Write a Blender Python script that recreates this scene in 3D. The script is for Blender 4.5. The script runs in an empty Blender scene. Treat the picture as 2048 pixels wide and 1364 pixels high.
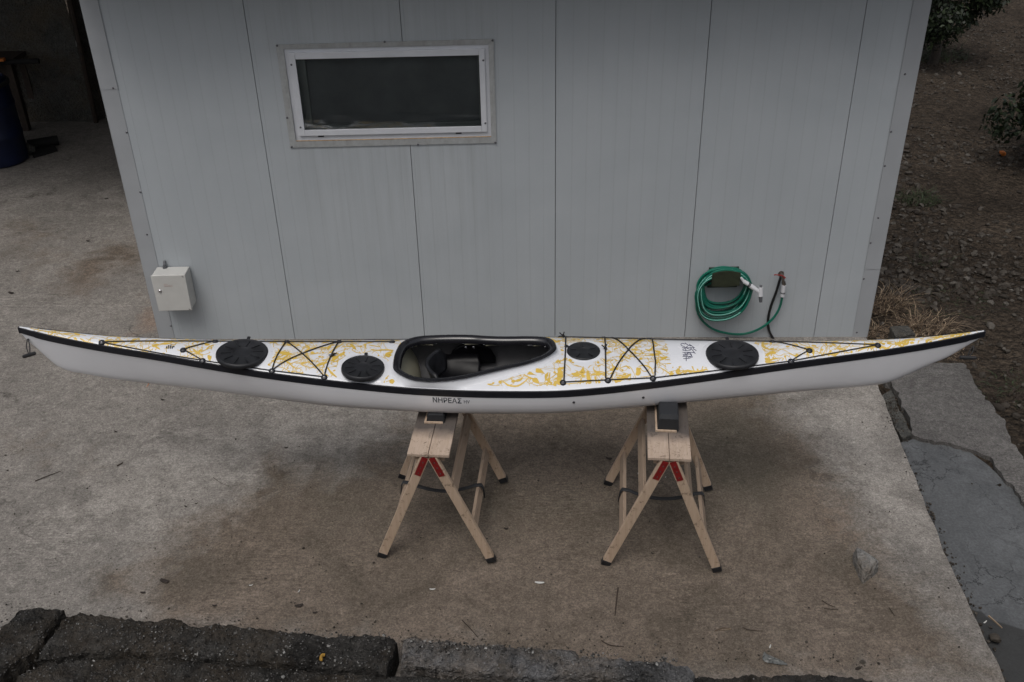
import bpy, math, random
from mathutils import Vector, Matrix, noise
R = math.radians
SC = bpy.context.scene
COL = SC.collection

# ------------------------------------------------------------------ camera
F = 1991.0; CX, CY = 1024.0, 682.0
ROLL = math.atan2(76.0, 3292.0); PITCH = math.atan(F / math.hypot(76.0, 3292.0))
CAM = Vector((0, 0, 7.69 * math.sin(PITCH)))
FW = Vector((0, math.cos(PITCH), -math.sin(PITCH)))
UP0 = Vector((0, math.sin(PITCH), math.cos(PITCH))); RT0 = Vector((1, 0, 0))
RT = RT0 * math.cos(ROLL) - UP0 * math.sin(ROLL)
UP = RT0 * math.sin(ROLL) + UP0 * math.cos(ROLL)
cd = bpy.data.cameras.new('camera'); cd.sensor_width = 36; cd.lens = F / 2048 * 36
cd.clip_start = 0.05; cd.clip_end = 500
cam = bpy.data.objects.new('camera', cd); COL.objects.link(cam)
M3 = Matrix((RT, UP, -FW)).transposed()
cam.matrix_world = Matrix.Translation(CAM) @ M3.to_4x4()
SC.camera = cam

# ------------------------------------------------------------------ world, sun, exposure
SUN_EL, SUN_AZ = R(62), R(200)          # high, soft, a little from the camera side and the left
w = bpy.data.worlds.new('World'); SC.world = w; w.use_nodes = True
nt = w.node_tree; nt.nodes.clear()
sky = nt.nodes.new('ShaderNodeTexSky'); sky.sky_type = 'NISHITA'; sky.sun_disc = False
sky.sun_elevation = SUN_EL; sky.sun_rotation = SUN_AZ; sky.air_density = 1.0; sky.dust_density = 6.0; sky.ozone_density = 1.0
hs = nt.nodes.new('ShaderNodeHueSaturation'); hs.inputs['Saturation'].default_value = 0.42
bg = nt.nodes.new('ShaderNodeBackground'); bg.inputs[1].default_value = 0.105
wo = nt.nodes.new('ShaderNodeOutputWorld')
nt.links.new(sky.outputs[0], hs.inputs['Color']); nt.links.new(hs.outputs[0], bg.inputs[0]); nt.links.new(bg.outputs[0], wo.inputs[0])
sd = bpy.data.lights.new('sun', 'SUN'); sd.energy = 0.8; sd.angle = R(28); sd.color = (1, .97, .93)
sun = bpy.data.objects.new('sun', sd); COL.objects.link(sun)
sdir = Vector((math.sin(SUN_AZ) * math.cos(SUN_EL), math.cos(SUN_AZ) * math.cos(SUN_EL), math.sin(SUN_EL)))
sun.rotation_euler = sdir.to_track_quat('Z', 'Y').to_euler(); sun.location = (0, 0, 12)
SC.view_settings.view_transform = 'Standard'; SC.view_settings.look = 'None'
SC.view_settings.gamma = 1; SC.view_settings.exposure = -0.12
SC.render.resolution_x = 1024; SC.render.resolution_y = 682
SC.render.engine = 'CYCLES'

# ------------------------------------------------------------------ measuring helpers
def ray(x, y):
    u, v = x - CX, y - CY
    b = u * math.sin(ROLL) + v * math.cos(ROLL); a = u * math.cos(ROLL) - v * math.sin(ROLL)
    return FW * F + RT0 * a - UP0 * b
def gz(x, y=0):                              # the yard drains gently to the right
    return -0.022 * max(-6.0, min(6.0, x))
def at_z(x, y, z):
    d = ray(x, y); return CAM + d * ((z - CAM.z) / d.z)
def at_y(x, y, Y):
    d = ray(x, y); return CAM + d * (Y / d.y)
def at_g(x, y, h=0.0):
    z = h
    for _ in range(12):
        P = at_z(x, y, z); z = gz(P.x, P.y) + h
    return P
WY = 6.626

# ------------------------------------------------------------------ object helpers
WM = {}
def tag(o, label=None, cat=None, group=None, kind=None):
    if label: o['label'] = label
    if cat: o['category'] = cat
    if group: o['group'] = group
    if kind: o['kind'] = kind
    return o
def thing(name, label, cat, loc=(0, 0, 0), rotz=0.0, group=None):
    o = bpy.data.objects.new(name, None); COL.objects.link(o); o.empty_display_size = .1
    o.location = loc; o.rotation_euler = (0, 0, rotz)
    WM[o.name] = Matrix.Translation(Vector(loc)) @ Matrix.Rotation(rotz, 4, 'Z')
    return tag(o, label, cat, group)
class MB:
    def __init__(s): s.v = []; s.f = []; s.m = []
    def add(s, vs, fs, mi=0):
        n = len(s.v); s.v += [Vector(v) for v in vs]
        s.f += [[i + n for i in f] for f in fs]; s.m += [mi] * len(fs); return s
    def box(s, a, b, mi=0, M=None):
        (x0, y0, z0), (x1, y1, z1) = a, b
        vs = [Vector(p) for p in ((x0,y0,z0),(x1,y0,z0),(x1,y1,z0),(x0,y1,z0),(x0,y0,z1),(x1,y0,z1),(x1,y1,z1),(x0,y1,z1))]
        if M: vs = [M @ v for v in vs]
        return s.add(vs, [(0,3,2,1),(4,5,6,7),(0,1,5,4),(1,2,6,5),(2,3,7,6),(3,0,4,7)], mi)
    def bar(s, p, q, wdt, thk, side, mi=0, up=None):
        """beam from p to q; `side` = direction of its width"""
        p, q = Vector(p), Vector(q); d = (q - p).normalized(); sx = Vector(side); sx = (sx - d * sx.dot(d)).normalized(); sy = d.cross(sx)
        vs = []
        for c in (p, q):
            for i, j in ((-1,-1),(1,-1),(1,1),(-1,1)): vs.append(c + sx * (i * wdt / 2) + sy * (j * thk / 2))
        return s.add(vs, [(0,3,2,1),(4,5,6,7),(0,1,5,4),(1,2,6,5),(2,3,7,6),(3,0,4,7)], mi)
    def tube(s, pts, r, n=8, mi=0, cap=True):
        pts = [Vector(p) for p in pts]; rs = r if isinstance(r, (list, tuple)) else [r] * len(pts)
        vs = []; prev = None
        for i, p in enumerate(pts):
            t = (pts[min(i + 1, len(pts) - 1)] - pts[max(i - 1, 0)])
            t = t.normalized() if t.length > 1e-9 else Vector((0, 0, 1))
            if prev is None:
                a = Vector((0, 0, 1)) if abs(t.z) < .9 else Vector((1, 0, 0)); nx = t.cross(a).normalized()
            else:
                nx = (prev - t * prev.dot(t)); nx = nx.normalized() if nx.length > 1e-6 else prev
            prev = nx; ny = t.cross(nx)
            for k in range(n):
                an = 2 * math.pi * k / n; vs.append(p + (nx * math.cos(an) + ny * math.sin(an)) * rs[i])
        fs = []
        for i in range(len(pts) - 1):
            for k in range(n):
                a = i * n + k; b = i * n + (k + 1) % n; fs.append((a, b, b + n, a + n))
        if cap: fs += [tuple(range(n - 1, -1, -1)), tuple(range((len(pts) - 1) * n, len(pts) * n))]
        return s.add(vs, fs, mi)
    def lathe(s, prof, c=(0,0,0), n=32, mi=0, M=None):
        vs = []; c = Vector(c)
        for r, z in prof:
            for k in range(n):
                an = 2 * math.pi * k / n; v = Vector((r * math.cos(an), r * math.sin(an), z))
                if M: v = M @ v
                vs.append(c + v)
        fs = []
        for i in range(len(prof) - 1):
            for k in range(n):
                a = i * n + k; b = i * n + (k + 1) % n; fs.append((a, b, b + n, a + n))
        if prof[0][0] > 1e-6: fs.append(tuple(range(n - 1, -1, -1)))
        if prof[-1][0] > 1e-6: fs.append(tuple(range((len(prof) - 1) * n, len(prof) * n)))
        return s.add(vs, fs, mi)
    def grid(s, rows, mi=0, close=False):
        n = len(rows[0]); vs = [v for r in rows for v in r]; fs = []
        for i in range(len(rows) - 1):
            for k in range(n if close else n - 1):
                a = i * n + k; b = i * n + (k + 1) % n; fs.append((a, b, b + n, a + n))
        return s.add(vs, fs, mi)
def obj(name, mb, mats, parent=None, world=False, smooth=True, bevel=0.0, angle=35, recalc=True):
    me = bpy.data.meshes.new(name)
    vs = mb.v
    if world and parent is not None:
        inv = WM[parent.name].inverted(); vs = [inv @ v for v in vs]
    me.from_pydata([tuple(v) for v in vs], [], mb.f)
    if not isinstance(mats, (list, tuple)): mats = [mats]
    for m in mats: me.materials.append(m)
    if any(mb.m): me.polygons.foreach_set('material_index', mb.m)
    if recalc:
        import bmesh
        bm = bmesh.new(); bm.from_mesh(me); bmesh.ops.recalc_face_normals(bm, faces=bm.faces); bm.to_mesh(me); bm.free()
    if smooth:
        me.polygons.foreach_set('use_smooth', [True] * len(me.polygons))
        try: me.set_sharp_from_angle(angle=R(angle))
        except Exception: pass
    me.update()
    o = bpy.data.objects.new(name, me); COL.objects.link(o)
    if parent is not None:
        o.parent = parent; WM[o.name] = WM[parent.name].copy()
    else: WM[o.name] = Matrix.Identity(4)
    if bevel:
        b = o.modifiers.new('bevel', 'BEVEL'); b.width = bevel; b.segments = 2; b.limit_method = 'ANGLE'; b.angle_limit = R(40)
    return o
def each(name, mb, mats, parent=None, **k):
    """one object for every separate piece collected in mb"""
    par = list(range(len(mb.v)))
    def find(i):
        while par[i] != i: par[i] = par[par[i]]; i = par[i]
        return i
    for f in mb.f:
        for j in f[1:]: par[find(j)] = find(f[0])
    G_ = {}
    for f in mb.f: G_.setdefault(find(f[0]), []).append(f)
    out = []
    for fs in G_.values():
        ids = sorted({i for f in fs for i in f}); mp = {i: n for n, i in enumerate(ids)}; m = MB(); m.add([mb.v[i] for i in ids], [[mp[i] for i in f] for f in fs]); out.append(obj(name, m, mats, parent, **k))
    return out
def single(name, mb, mats, label, cat, base=None, group=None, **k):
    """one-mesh thing whose origin sits at its own base"""
    if base is None:
        n = len(mb.v); cx_ = sum(v.x for v in mb.v) / n; cy_ = sum(v.y for v in mb.v) / n; base = Vector((cx_, cy_, min(v.z for v in mb.v)))
    base = Vector(base); mb.v = [v - base for v in mb.v]
    o = obj(name, mb, mats, **k); o.location = base; WM[o.name] = Matrix.Translation(base)
    return tag(o, label, cat, group)

# ------------------------------------------------------------------ material helpers
class NT:
    def __init__(s, name):
        s.m = bpy.data.materials.new(name); s.m.use_nodes = True; s.t = s.m.node_tree
        s.b = s.t.nodes['Principled BSDF']; s.tc = s.t.nodes.new('ShaderNodeTexCoord')
    def N(s, t, **k):
        n = s.t.nodes.new(t)
        for a, b in k.items(): setattr(n, a, b)
        return n
    def L(s, a, b): s.t.links.new(a, b)
    def map(s, sc=(1,1,1), loc=(0,0,0), src=None):
        n = s.N('ShaderNodeMapping'); n.inputs['Scale'].default_value = sc; n.inputs['Location'].default_value = loc
        s.L(src or s.tc.outputs['Object'], n.inputs[0]); return n.outputs[0]
    def noise(s, scale, detail=4, rough=.55, vec=None, dist=0):
        n = s.N('ShaderNodeTexNoise'); n.inputs['Scale'].default_value = scale; n.inputs['Detail'].default_value = detail
        n.inputs['Roughness'].default_value = rough; n.inputs['Distortion'].default_value = dist
        s.L(vec or s.tc.outputs['Object'], n.inputs['Vector']); return n
    def vor(s, scale, vec=None, feature='F1', rnd=1):
        n = s.N('ShaderNodeTexVoronoi', feature=feature); n.inputs['Scale'].default_value = scale; n.inputs['Randomness'].default_value = rnd
        s.L(vec or s.tc.outputs['Object'], n.inputs['Vector']); return n
    def ramp(s, src, stops, interp='LINEAR'):
        n = s.N('ShaderNodeValToRGB'); e = n.color_ramp.elements; n.color_ramp.interpolation = interp
        while len(e) < len(stops): e.new(.5)
        for i, (p, c) in enumerate(stops):
            e[i].position = p; c = c if hasattr(c, '__len__') else (c, c, c); e[i].color = (*c[:3], 1)
        s.L(src, n.inputs[0]); return n.outputs[0]
    def math(s, op, a, b=None, c=None, clamp=False):
        n = s.N('ShaderNodeMath', operation=op, use_clamp=clamp)
        for i, v in enumerate((a, b, c)):
            if v is None: continue
            if isinstance(v, (int, float)): n.inputs[i].default_value = v
            else: s.L(v, n.inputs[i])
        return n.outputs[0]
    def mix(s, fac, a, b, mode='MIX'):
        n = s.N('ShaderNodeMix', data_type='RGBA', blend_type=mode)
        for i, v in ((0, fac), (6, a), (7, b)):
            if isinstance(v, (int, float)): n.inputs[i].default_value = v if i == 0 else (v, v, v, 1)
            elif hasattr(v, '__len__'): n.inputs[i].default_value = (*v[:3], 1)
            else: s.L(v, n.inputs[i])
        return n.outputs[2]
    def bump(s, h, strength=.3, dist=.01, prev=None):
        n = s.N('ShaderNodeBump'); n.inputs['Strength'].default_value = strength; n.inputs['Distance'].default_value = dist
        s.L(h, n.inputs['Height'])
        if prev: s.L(prev, n.inputs['Normal'])
        return n.outputs[0]
    def col(s, c):
        if hasattr(c, '__len__'): s.b.inputs['Base Color'].default_value = (*c[:3], 1)
        else: s.L(c, s.b.inputs['Base Color'])
    def done(s, rough=.6, normal=None, metal=0, spec=.5, coat=0):
        if isinstance(rough, (int, float)): s.b.inputs['Roughness'].default_value = rough
        else: s.L(rough, s.b.inputs['Roughness'])
        s.b.inputs['Metallic'].default_value = metal; s.b.inputs['Specular IOR Level'].default_value = spec
        s.b.inputs['Coat Weight'].default_value = coat; s.b.inputs['Coat Roughness'].default_value = .08
        if normal: s.L(normal, s.b.inputs['Normal'])
        return s.m
def plain(name, c, rough=.5, var=.12, scale=30, bump=.1, metal=0, spec=.5, coat=0, bd=.002):
    n = NT(name); a = n.noise(scale, 5)
    lo = tuple(x * (1 - var) for x in c); hi = tuple(min(1, x * (1 + var)) for x in c)
    n.col(n.ramp(a.outputs[0], [(.3, lo), (.7, hi)]))
    rr = n.ramp(a.outputs[0], [(.3, max(0, rough - .06)), (.7, min(1, rough + .06))])
    return n.done(rr, n.bump(a.outputs[0], bump, bd) if bump else None, metal, spec, coat)
def attr(n, name):
    a = n.N('ShaderNodeAttribute', attribute_name=name); return a

# yard concrete ------------------------------------------------------
def concrete(name, base, brown, use_stain=True, bumpk=1.0):
    n = NT(name)
    big = n.noise(.9, 5, .6, dist=.6); mid = n.noise(5, 6, .65, dist=.4); fine = n.noise(90, 4, .7)
    streak = n.noise(1, 6, .75, vec=n.map((7, 26, 6)), dist=.8)
    g0 = n.ramp(big.outputs[0], [(.3, tuple(c * .80 for c in base)), (.7, tuple(c * 1.12 for c in base))])
    c = n.mix(.55, g0, n.ramp(mid.outputs[0], [(.3, .66), (.72, 1.22)]), 'MULTIPLY')
    m3 = n.noise(17, 7, .75, dist=.6); c = n.mix(.45, c, n.ramp(m3.outputs[0], [(.3, .5), (.7, 1.5)]), 'MULTIPLY')
    c = n.mix(.2, c, n.ramp(streak.outputs[0], [(.3, .6), (.7, 1.3)]), 'MULTIPLY')
    if use_stain:
        st = attr(n, 'stain').outputs['Fac']
        m2 = n.noise(3.2, 7, .68, dist=.7)
        s1 = n.math('MULTIPLY_ADD', n.math('SUBTRACT', m2.outputs[0], .5), 1.3, st)
        s2 = n.ramp(s1, [(.22, 0), (.72, 1)])
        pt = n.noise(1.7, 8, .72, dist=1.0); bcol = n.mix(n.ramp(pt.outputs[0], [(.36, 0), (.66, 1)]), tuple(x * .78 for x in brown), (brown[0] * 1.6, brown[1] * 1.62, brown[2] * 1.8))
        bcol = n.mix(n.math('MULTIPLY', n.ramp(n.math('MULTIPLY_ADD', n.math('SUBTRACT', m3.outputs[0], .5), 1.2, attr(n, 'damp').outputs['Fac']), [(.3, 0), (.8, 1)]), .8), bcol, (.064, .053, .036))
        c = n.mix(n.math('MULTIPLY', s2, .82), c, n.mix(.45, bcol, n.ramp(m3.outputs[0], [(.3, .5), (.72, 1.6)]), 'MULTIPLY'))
        lt = attr(n, 'light').outputs['Fac']
        l2 = n.ramp(n.math('MULTIPLY_ADD', n.math('SUBTRACT', mid.outputs[0], .5), 1.5, lt), [(.3, 0), (.85, 1)])
        c = n.mix(n.math('MULTIPLY', l2, .6), c, (.38, .355, .325))
        rd = attr(n, 'rust').outputs['Fac']
        c = n.mix(n.math('MULTIPLY', n.ramp(n.math('MULTIPLY_ADD', n.math('SUBTRACT', mid.outputs[0], .5), 1.5, rd), [(.3, 0), (.9, 1)]), .6), c, (.24, .14, .085))
    g4 = n.noise(38, 6, .8, dist=1.2); c = n.mix(.6, c, n.ramp(g4.outputs[0], [(.33, .42), (.5, 1.0), (.68, 1.65)]), 'MULTIPLY')
    bz = n.noise(1, 4, .7, vec=n.map((14, 75, 14)), dist=.5); bm_ = n.ramp(n.noise(1.3, 3, .6, vec=n.map((1, 1, 1), (7, 1, 0))).outputs[0], [(.5, 0), (.62, .75)])
    c = n.mix(bm_, c, n.mix(.7, c, n.ramp(bz.outputs[0], [(.35, .55), (.65, 1.45)]), 'MULTIPLY'))
    c = n.mix(.6, c, n.ramp(fine.outputs[0], [(.28, .35), (.72, 1.65)]), 'MULTIPLY'); f3 = n.noise(230, 3, .8); c = n.mix(.55, c, n.ramp(f3.outputs[0], [(.3, .45), (.7, 1.55)]), 'MULTIPLY')
    vo = n.vor(34, vec=n.map((1, 1.5, 1)))
    spots = n.math('MULTIPLY', n.ramp(vo.outputs['Distance'], [(.07, 1), (.16, 0)]), n.ramp(n.noise(6, 3).outputs[0], [(.52, 0), (.62, 1)]))
    c = n.mix(n.math('MULTIPLY', spots, .75), c, (.035, .03, .026))
    vo2 = n.vor(60); sp2 = n.math('MULTIPLY', n.ramp(vo2.outputs['Distance'], [(.05, 1), (.13, 0)]), n.ramp(n.noise(11, 3).outputs[0], [(.55, 0), (.6, 1)]))
    c = n.mix(n.math('MULTIPLY', sp2, .5), c, (.42, .40, .37))
    # hairline cracks
    wv = n.N('ShaderNodeVectorMath', operation='MULTIPLY_ADD'); nn = n.noise(3, 5); n.L(nn.outputs['Color'], wv.inputs[0]); wv.inputs[1].default_value = (.5, .5, .5); n.L(n.tc.outputs['Object'], wv.inputs[2])
    ck = n.vor(.55, vec=wv.outputs[0], feature='DISTANCE_TO_EDGE')
    ckm = n.math('MULTIPLY', n.ramp(ck.outputs['Distance'], [(.0015, 1), (.006, 0)]), n.ramp(n.noise(1.1, 2).outputs[0], [(.52, 0), (.6, 1)]))
    c = n.mix(n.math('MULTIPLY', ckm, .6), c, (.04, .035, .03))
    n.col(c)
    h = n.math('ADD', n.math('MULTIPLY', fine.outputs[0], .6), n.math('ADD', n.math('MULTIPLY', streak.outputs[0], .15), n.math('ADD', n.math('MULTIPLY', m3.outputs[0], .9), n.math('MULTIPLY', g4.outputs[0], .8))))
    h = n.math('SUBTRACT', h, n.math('MULTIPLY', ckm, .8))
    return n.done(.86, n.bump(h, .55 * bumpk, .006), spec=.25)
M = {}
M['yard'] = concrete('yard_concrete', (.246, .228, .208), (.108, .083, .058))
M['apron'] = concrete('apron_concrete', (.155, .148, .142), (.1, .08, .055), False, 3.0)
def patch():
    n = NT('cement_patch')
    a = n.noise(2.2, 6, .6, dist=.5); f = n.noise(70, 5, .7)
    c = n.ramp(a.outputs[0], [(.3, (.085, .090, .095)), (.7, (.135, .141, .147))])
    c = n.mix(.5, c, n.ramp(f.outputs[0], [(.3, .5), (.7, 1.5)]), 'MULTIPLY'); mm = n.noise(9, 7, .75, dist=.7); c = n.mix(.5, c, n.ramp(mm.outputs[0], [(.3, .55), (.7, 1.35)]), 'MULTIPLY')
    wv = n.N('ShaderNodeVectorMath', operation='MULTIPLY_ADD'); nn = n.noise(7, 6, .65); n.L(nn.outputs['Color'], wv.inputs[0]); wv.inputs[1].default_value = (.28, .28, .28); n.L(n.tc.outputs['Object'], wv.inputs[2])
    ck = n.vor(2.3, vec=n.map((1, 1, 1), src=wv.outputs[0]), feature='DISTANCE_TO_EDGE')
    ckm = n.math('MULTIPLY', n.ramp(ck.outputs['Distance'], [(.003, 1), (.012, 0)]), n.ramp(n.noise(2.4, 2).outputs[0], [(.44, 0), (.56, .85)]))
    c = n.mix(ckm, c, (.03, .03, .032)); wet = attr(n, 'wet').outputs['Fac']
    wv2 = n.ramp(n.math('MULTIPLY_ADD', n.math('SUBTRACT', n.noise(5, 4).outputs[0], .5), .5, wet), [(.46, 0), (.54, 1)])
    c = n.mix(n.math('MULTIPLY', wv2, .8), c, (.035, .035, .034))
    n.col(c)
    return n.done(.8, n.bump(n.math('SUBTRACT', f.outputs[0], n.math('MULTIPLY', ckm, 2)), .4, .004), spec=.25)
M['patch'] = patch()
def aggregate(name, dark, light, amount=.5, fleck=(.22, .22, .22)):
    n = NT(name)
    a = n.noise(6, 7, .7, dist=.4); f = n.noise(60, 6, .75)
    c = n.ramp(a.outputs[0], [(.35, dark), (.68, light)]); br = n.noise(2.2, 6, .7, vec=n.map((1, 1, 1), (4, 2, 0))); c = n.mix(n.ramp(br.outputs[0], [(.45, 0), (.68, .6)]), c, tuple(light[i] * (1.15, .92, .68)[i] for i in range(3)))
    c = n.mix(.6, c, n.ramp(f.outputs[0], [(.3, .4), (.7, 1.6)]), 'MULTIPLY')
    v = n.vor(62); v2 = n.vor(30)
    gate = n.ramp(n.noise(7, 4, .7).outputs[0], [(.42 - .1 * amount, 0), (.56, 1)])
    m = n.math('MULTIPLY', n.ramp(v.outputs['Distance'], [(.2, 1), (.33, 0)]), n.math('MULTIPLY', gate, n.ramp(v.outputs['Color'], [(.35, 0), (.75, 1)])))
    c = n.mix(n.math('MULTIPLY', m, .8), c, fleck); n.col(c)
    h = n.math('ADD', n.math('MULTIPLY', n.ramp(v.outputs['Distance'], [(0, 1), (.5, 0)]), .5), n.math('ADD', f.outputs[0], n.math('MULTIPLY', n.ramp(v2.outputs['Distance'], [(0, 1), (.6, 0)]), .6)))
    return n.done(.9, n.bump(h, 1, .03), spec=.2)
M['kerb_dark'] = aggregate('weathered_kerb_concrete', (.02, .019, .018), (.10, .096, .090), 1.0, (.30, .30, .30))
M['kerb_pale'] = aggregate('pale_kerb_concrete', (.05, .05, .05), (.27, .272, .28), 1.2, (.42, .42, .43))
M['rubble'] = aggregate('rubble_concrete', (.23, .227, .22), (.46, .45, .435), 1.2, (.05, .048, .046))
M['oldwall'] = aggregate('old_render', (.08, .08, .074), (.14, .14, .13), .2, (.1, .1, .09))
M['block'] = aggregate('cement_block', (.09, .09, .085), (.16, .16, .15), .6, (.2, .2, .19))
def soil():
    n = NT('field_soil')
    a = n.noise(.7, 5, .6); b = n.noise(9, 7, .75); v = n.vor(16); v2 = n.vor(42)
    c = n.ramp(a.outputs[0], [(.3, (.036, .028, .021)), (.7, (.078, .061, .046))])
    c = n.mix(.8, c, n.ramp(b.outputs[0], [(.3, .35), (.72, 1.75)]), 'MULTIPLY')
    c = n.mix(.5, c, n.ramp(v2.outputs['Color'], [(.2, .5), (.9, 1.8)]), 'MULTIPLY'); n.col(c)
    h = n.math('ADD', n.math('MULTIPLY', n.ramp(v.outputs['Distance'], [(0, 1), (.7, 0)]), 1.2), n.math('ADD', b.outputs[0], n.ramp(v2.outputs['Distance'], [(0, .6), (.7, 0)])))
    return n.done(.95, n.bump(h, 1, .04), spec=.15)
M['soil'] = soil()
def stonemat():
    n = NT('field_stone'); g = n.N('ShaderNodeNewGeometry'); a = n.noise(60, 5, .7)
    c = n.ramp(g.outputs['Random Per Island'], [(0, (.032, .027, .023)), (.5, (.058, .050, .042)), (.9, (.088, .079, .068)), (1, (.12, .11, .098))])
    n.col(n.mix(.6, c, n.ramp(a.outputs[0], [(.3, .5), (.7, 1.5)]), 'MULTIPLY')); return n.done(.9, n.bump(a.outputs[0], .5, .004), spec=.2)
M['stone'] = stonemat()
def chipsmat():
    n = NT('kerb_aggregate'); g = n.N('ShaderNodeNewGeometry')
    n.col(n.ramp(g.outputs['Random Per Island'], [(0, (.02, .019, .018)), (.45, (.06, .058, .055)), (.8, (.14, .135, .128)), (1, (.34, .34, .33))])); return n.done(.85, spec=.2)
M['chips'] = chipsmat()
def panel():
    n = NT('panel_paint')
    sx = n.N('ShaderNodeSeparateXYZ'); n.L(n.tc.outputs['Object'], sx.inputs[0])
    fr = n.math('FRACT', n.math('MULTIPLY', sx.outputs[0], 10.0))
    d = n.math('ABSOLUTE', n.math('SUBTRACT', fr, .5))
    gr = n.ramp(d, [(.018, 1), (.05, 0)])
    st = n.noise(1, 5, .65, vec=n.map((9, 1, .5))); bl = n.noise(1.3, 4, .6, dist=.5); fi = n.noise(260, 2)
    c = n.ramp(bl.outputs[0], [(.3, (.385, .418, .444)), (.7, (.43, .462, .488))])
    c = n.mix(.2, c, n.ramp(st.outputs[0], [(.3, .95), (.75, 1.04)]), 'MULTIPLY')
    # damp grime that runs down below the window and from the top
    dirt = attr(n, 'grime').outputs['Fac']
    dm = n.math('MULTIPLY', dirt, n.ramp(n.noise(1, 5, .7, vec=n.map((22, 1, 1.1))).outputs[0], [(.38, 0), (.7, 1)]))
    c = n.mix(n.math('MULTIPLY', dm, .24), c, (.19, .195, .185))
    c = n.mix(n.math('MULTIPLY', gr, .09), c, (.2, .21, .21))  # slight dirt tint that also paints the shade of the rib grooves
    c = n.mix(.10, c, n.ramp(fi.outputs[0], [(.3, .5), (.7, 1.5)]), 'MULTIPLY'); n.col(c)
    h = n.math('SUBTRACT', n.math('MULTIPLY', n.noise(3, 3).outputs[0], .35), gr)
    return n.done(.42, n.bump(h, .22, .0025), spec=.4)
M['panel'] = panel()
M['flash'] = plain('flashing_paint', (.345, .362, .382), .45, .06, 3, .05)
def dirty_trim():
    n = NT('weathered_trim'); a = n.noise(1, 6, .7, vec=n.map((14, 1, 3))); b = n.noise(40, 4)
    c = n.ramp(a.outputs[0], [(.22, (.20, .197, .185)), (.42, (.335, .345, .345)), (.75, (.40, .42, .43))])
    n.col(n.mix(.3, c, n.ramp(b.outputs[0], [(.3, .7), (.7, 1.3)]), 'MULTIPLY')); return n.done(.55)
M['trim'] = dirty_trim()
M['seam'] = plain('seam_dark', (.03, .03, .032), .8, .1)
M['pvc'] = plain('white_pvc', (.60, .62, .66), .35, .05, 8, .03)
M['pvcgrey'] = plain('grey_reveal', (.30, .31, .30), .5, .08, 8, .03)  # plain grey of the inner frame behind the pane
def glass():
    n = NT('window_glass'); t = n.N('ShaderNodeBsdfTransparent'); t.inputs[0].default_value = (.85, .87, .87, 1)
    g = n.N('ShaderNodeBsdfGlossy'); g.inputs['Roughness'].default_value = .03; f = n.N('ShaderNodeFresnel'); f.inputs[0].default_value = 1.5
    m = n.N('ShaderNodeMixShader'); n.L(f.outputs[0], m.inputs[0]); n.L(t.outputs[0], m.inputs[1]); n.L(g.outputs[0], m.inputs[2])
    n.L(m.outputs[0], n.t.nodes['Material Output'].inputs[0]); return n.m
M['glass'] = glass()
M['screen'] = plain('insect_screen', (.21, .215, .218), .8, .15, 6, .02)
M['screw'] = plain('steel_screw', (.12, .12, .13), .4, .1, metal=.8)
M['boxw'] = plain('enclosure_paint', (.52, .52, .50), .45, .04, 12, .03)
M['chrome'] = plain('chrome', (.6, .6, .62), .18, .05, metal=1)
M['rusty'] = plain('faded_red_print', (.42, .27, .24), .5, .2)
M['seal'] = plain('ochre_sealant', (.42, .28, .15), .7, .3, 40)
# kayak --------------------------------------------------------------
M['deckw'] = plain('white_deck_gelcoat', (.76, .78, .82), .26, .03, 5, .02, coat=.5)
M['yellow'] = plain('yellow_splash_paint', (.70, .48, .09), .32, .10, 14, .02, coat=.4)
M['white'] = plain('white_gelcoat', (.74, .75, .785), .16, .03, 4, .02, coat=.6)
M['rimw'] = plain('white_moulding', (.74, .76, .80), .3, .02, 4, .02, coat=.4)
M['band'] = plain('black_seam_tape', (.012, .013, .018), .38, .1, 20, .03)
M['rubber'] = plain('black_rubber', (.014, .015, .018), .5, .45, 16, .12)
M['gloss'] = plain('glossy_black_laminate', (.004, .004, .005), .34, .1, 10, .03, spec=.14)
M['coam'] = plain('black_coaming', (.012, .012, .015), .24, .15, 12, .04, coat=.5)
M['liner'] = plain('hull_inner_laminate', (.075, .075, .08), .6, .2, 14, .15)
M['bulk'] = plain('raw_laminate', (.36, .345, .26), .55, .08, 10, .08)
M['cord'] = plain('black_cord', (.012, .012, .014), .6, .2, 80)
M['ink'] = plain('navy_ink', (.012, .014, .07), .5, .1)
M['teal'] = plain('navy_print', (.004, .016, .035), .5, .1)
# timber --------------------------------------------------------------
def timber(name, a_, b_, dirt=False):
    n = NT(name)
    g = n.noise(1, 6, .65, vec=n.map((70, 5, 5)), dist=.6); kn = n.vor(3.1, vec=n.map((3, 1, 1)))
    c = n.ramp(g.outputs[0], [(.3, a_), (.7, b_)])
    c = n.mix(n.math('MULTIPLY', n.ramp(kn.outputs['Distance'], [(.05, 1), (.10, 0)]), .6), c, (.13, .065, .03))
    sc = n.noise(1, 5, .7, vec=n.map((30, 9, 30))); c = n.mix(n.ramp(sc.outputs[0], [(.58, 0), (.66, .65)]), c, (.12, .085, .06))
    if dirt:
        sp = n.noise(26, 6, .8, dist=1.0); c = n.mix(n.ramp(sp.outputs[0], [(.57, 0), (.62, .75)]), c, (.12, .085, .06))
        sy = n.N('ShaderNodeSeparateXYZ'); n.L(n.tc.outputs['Object'], sy.inputs[0])
        od = n.math('MULTIPLY_ADD', n.math('SUBTRACT', n.noise(9, 4).outputs[0], .5), .09, sy.outputs[1])
        c = n.mix(n.ramp(n.math('ADD', od, .5), [(.26, 0), (.37, .88)]), c, (.055, .052, .053))
    n.col(c); return n.done(.65, n.bump(g.outputs[0], .2, .002), spec=.3)
M['timber'] = timber('pine', (.44, .325, .235), (.56, .435, .33))
M['timber2'] = timber('weathered_pine', (.30, .225, .165), (.40, .31, .24))
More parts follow.
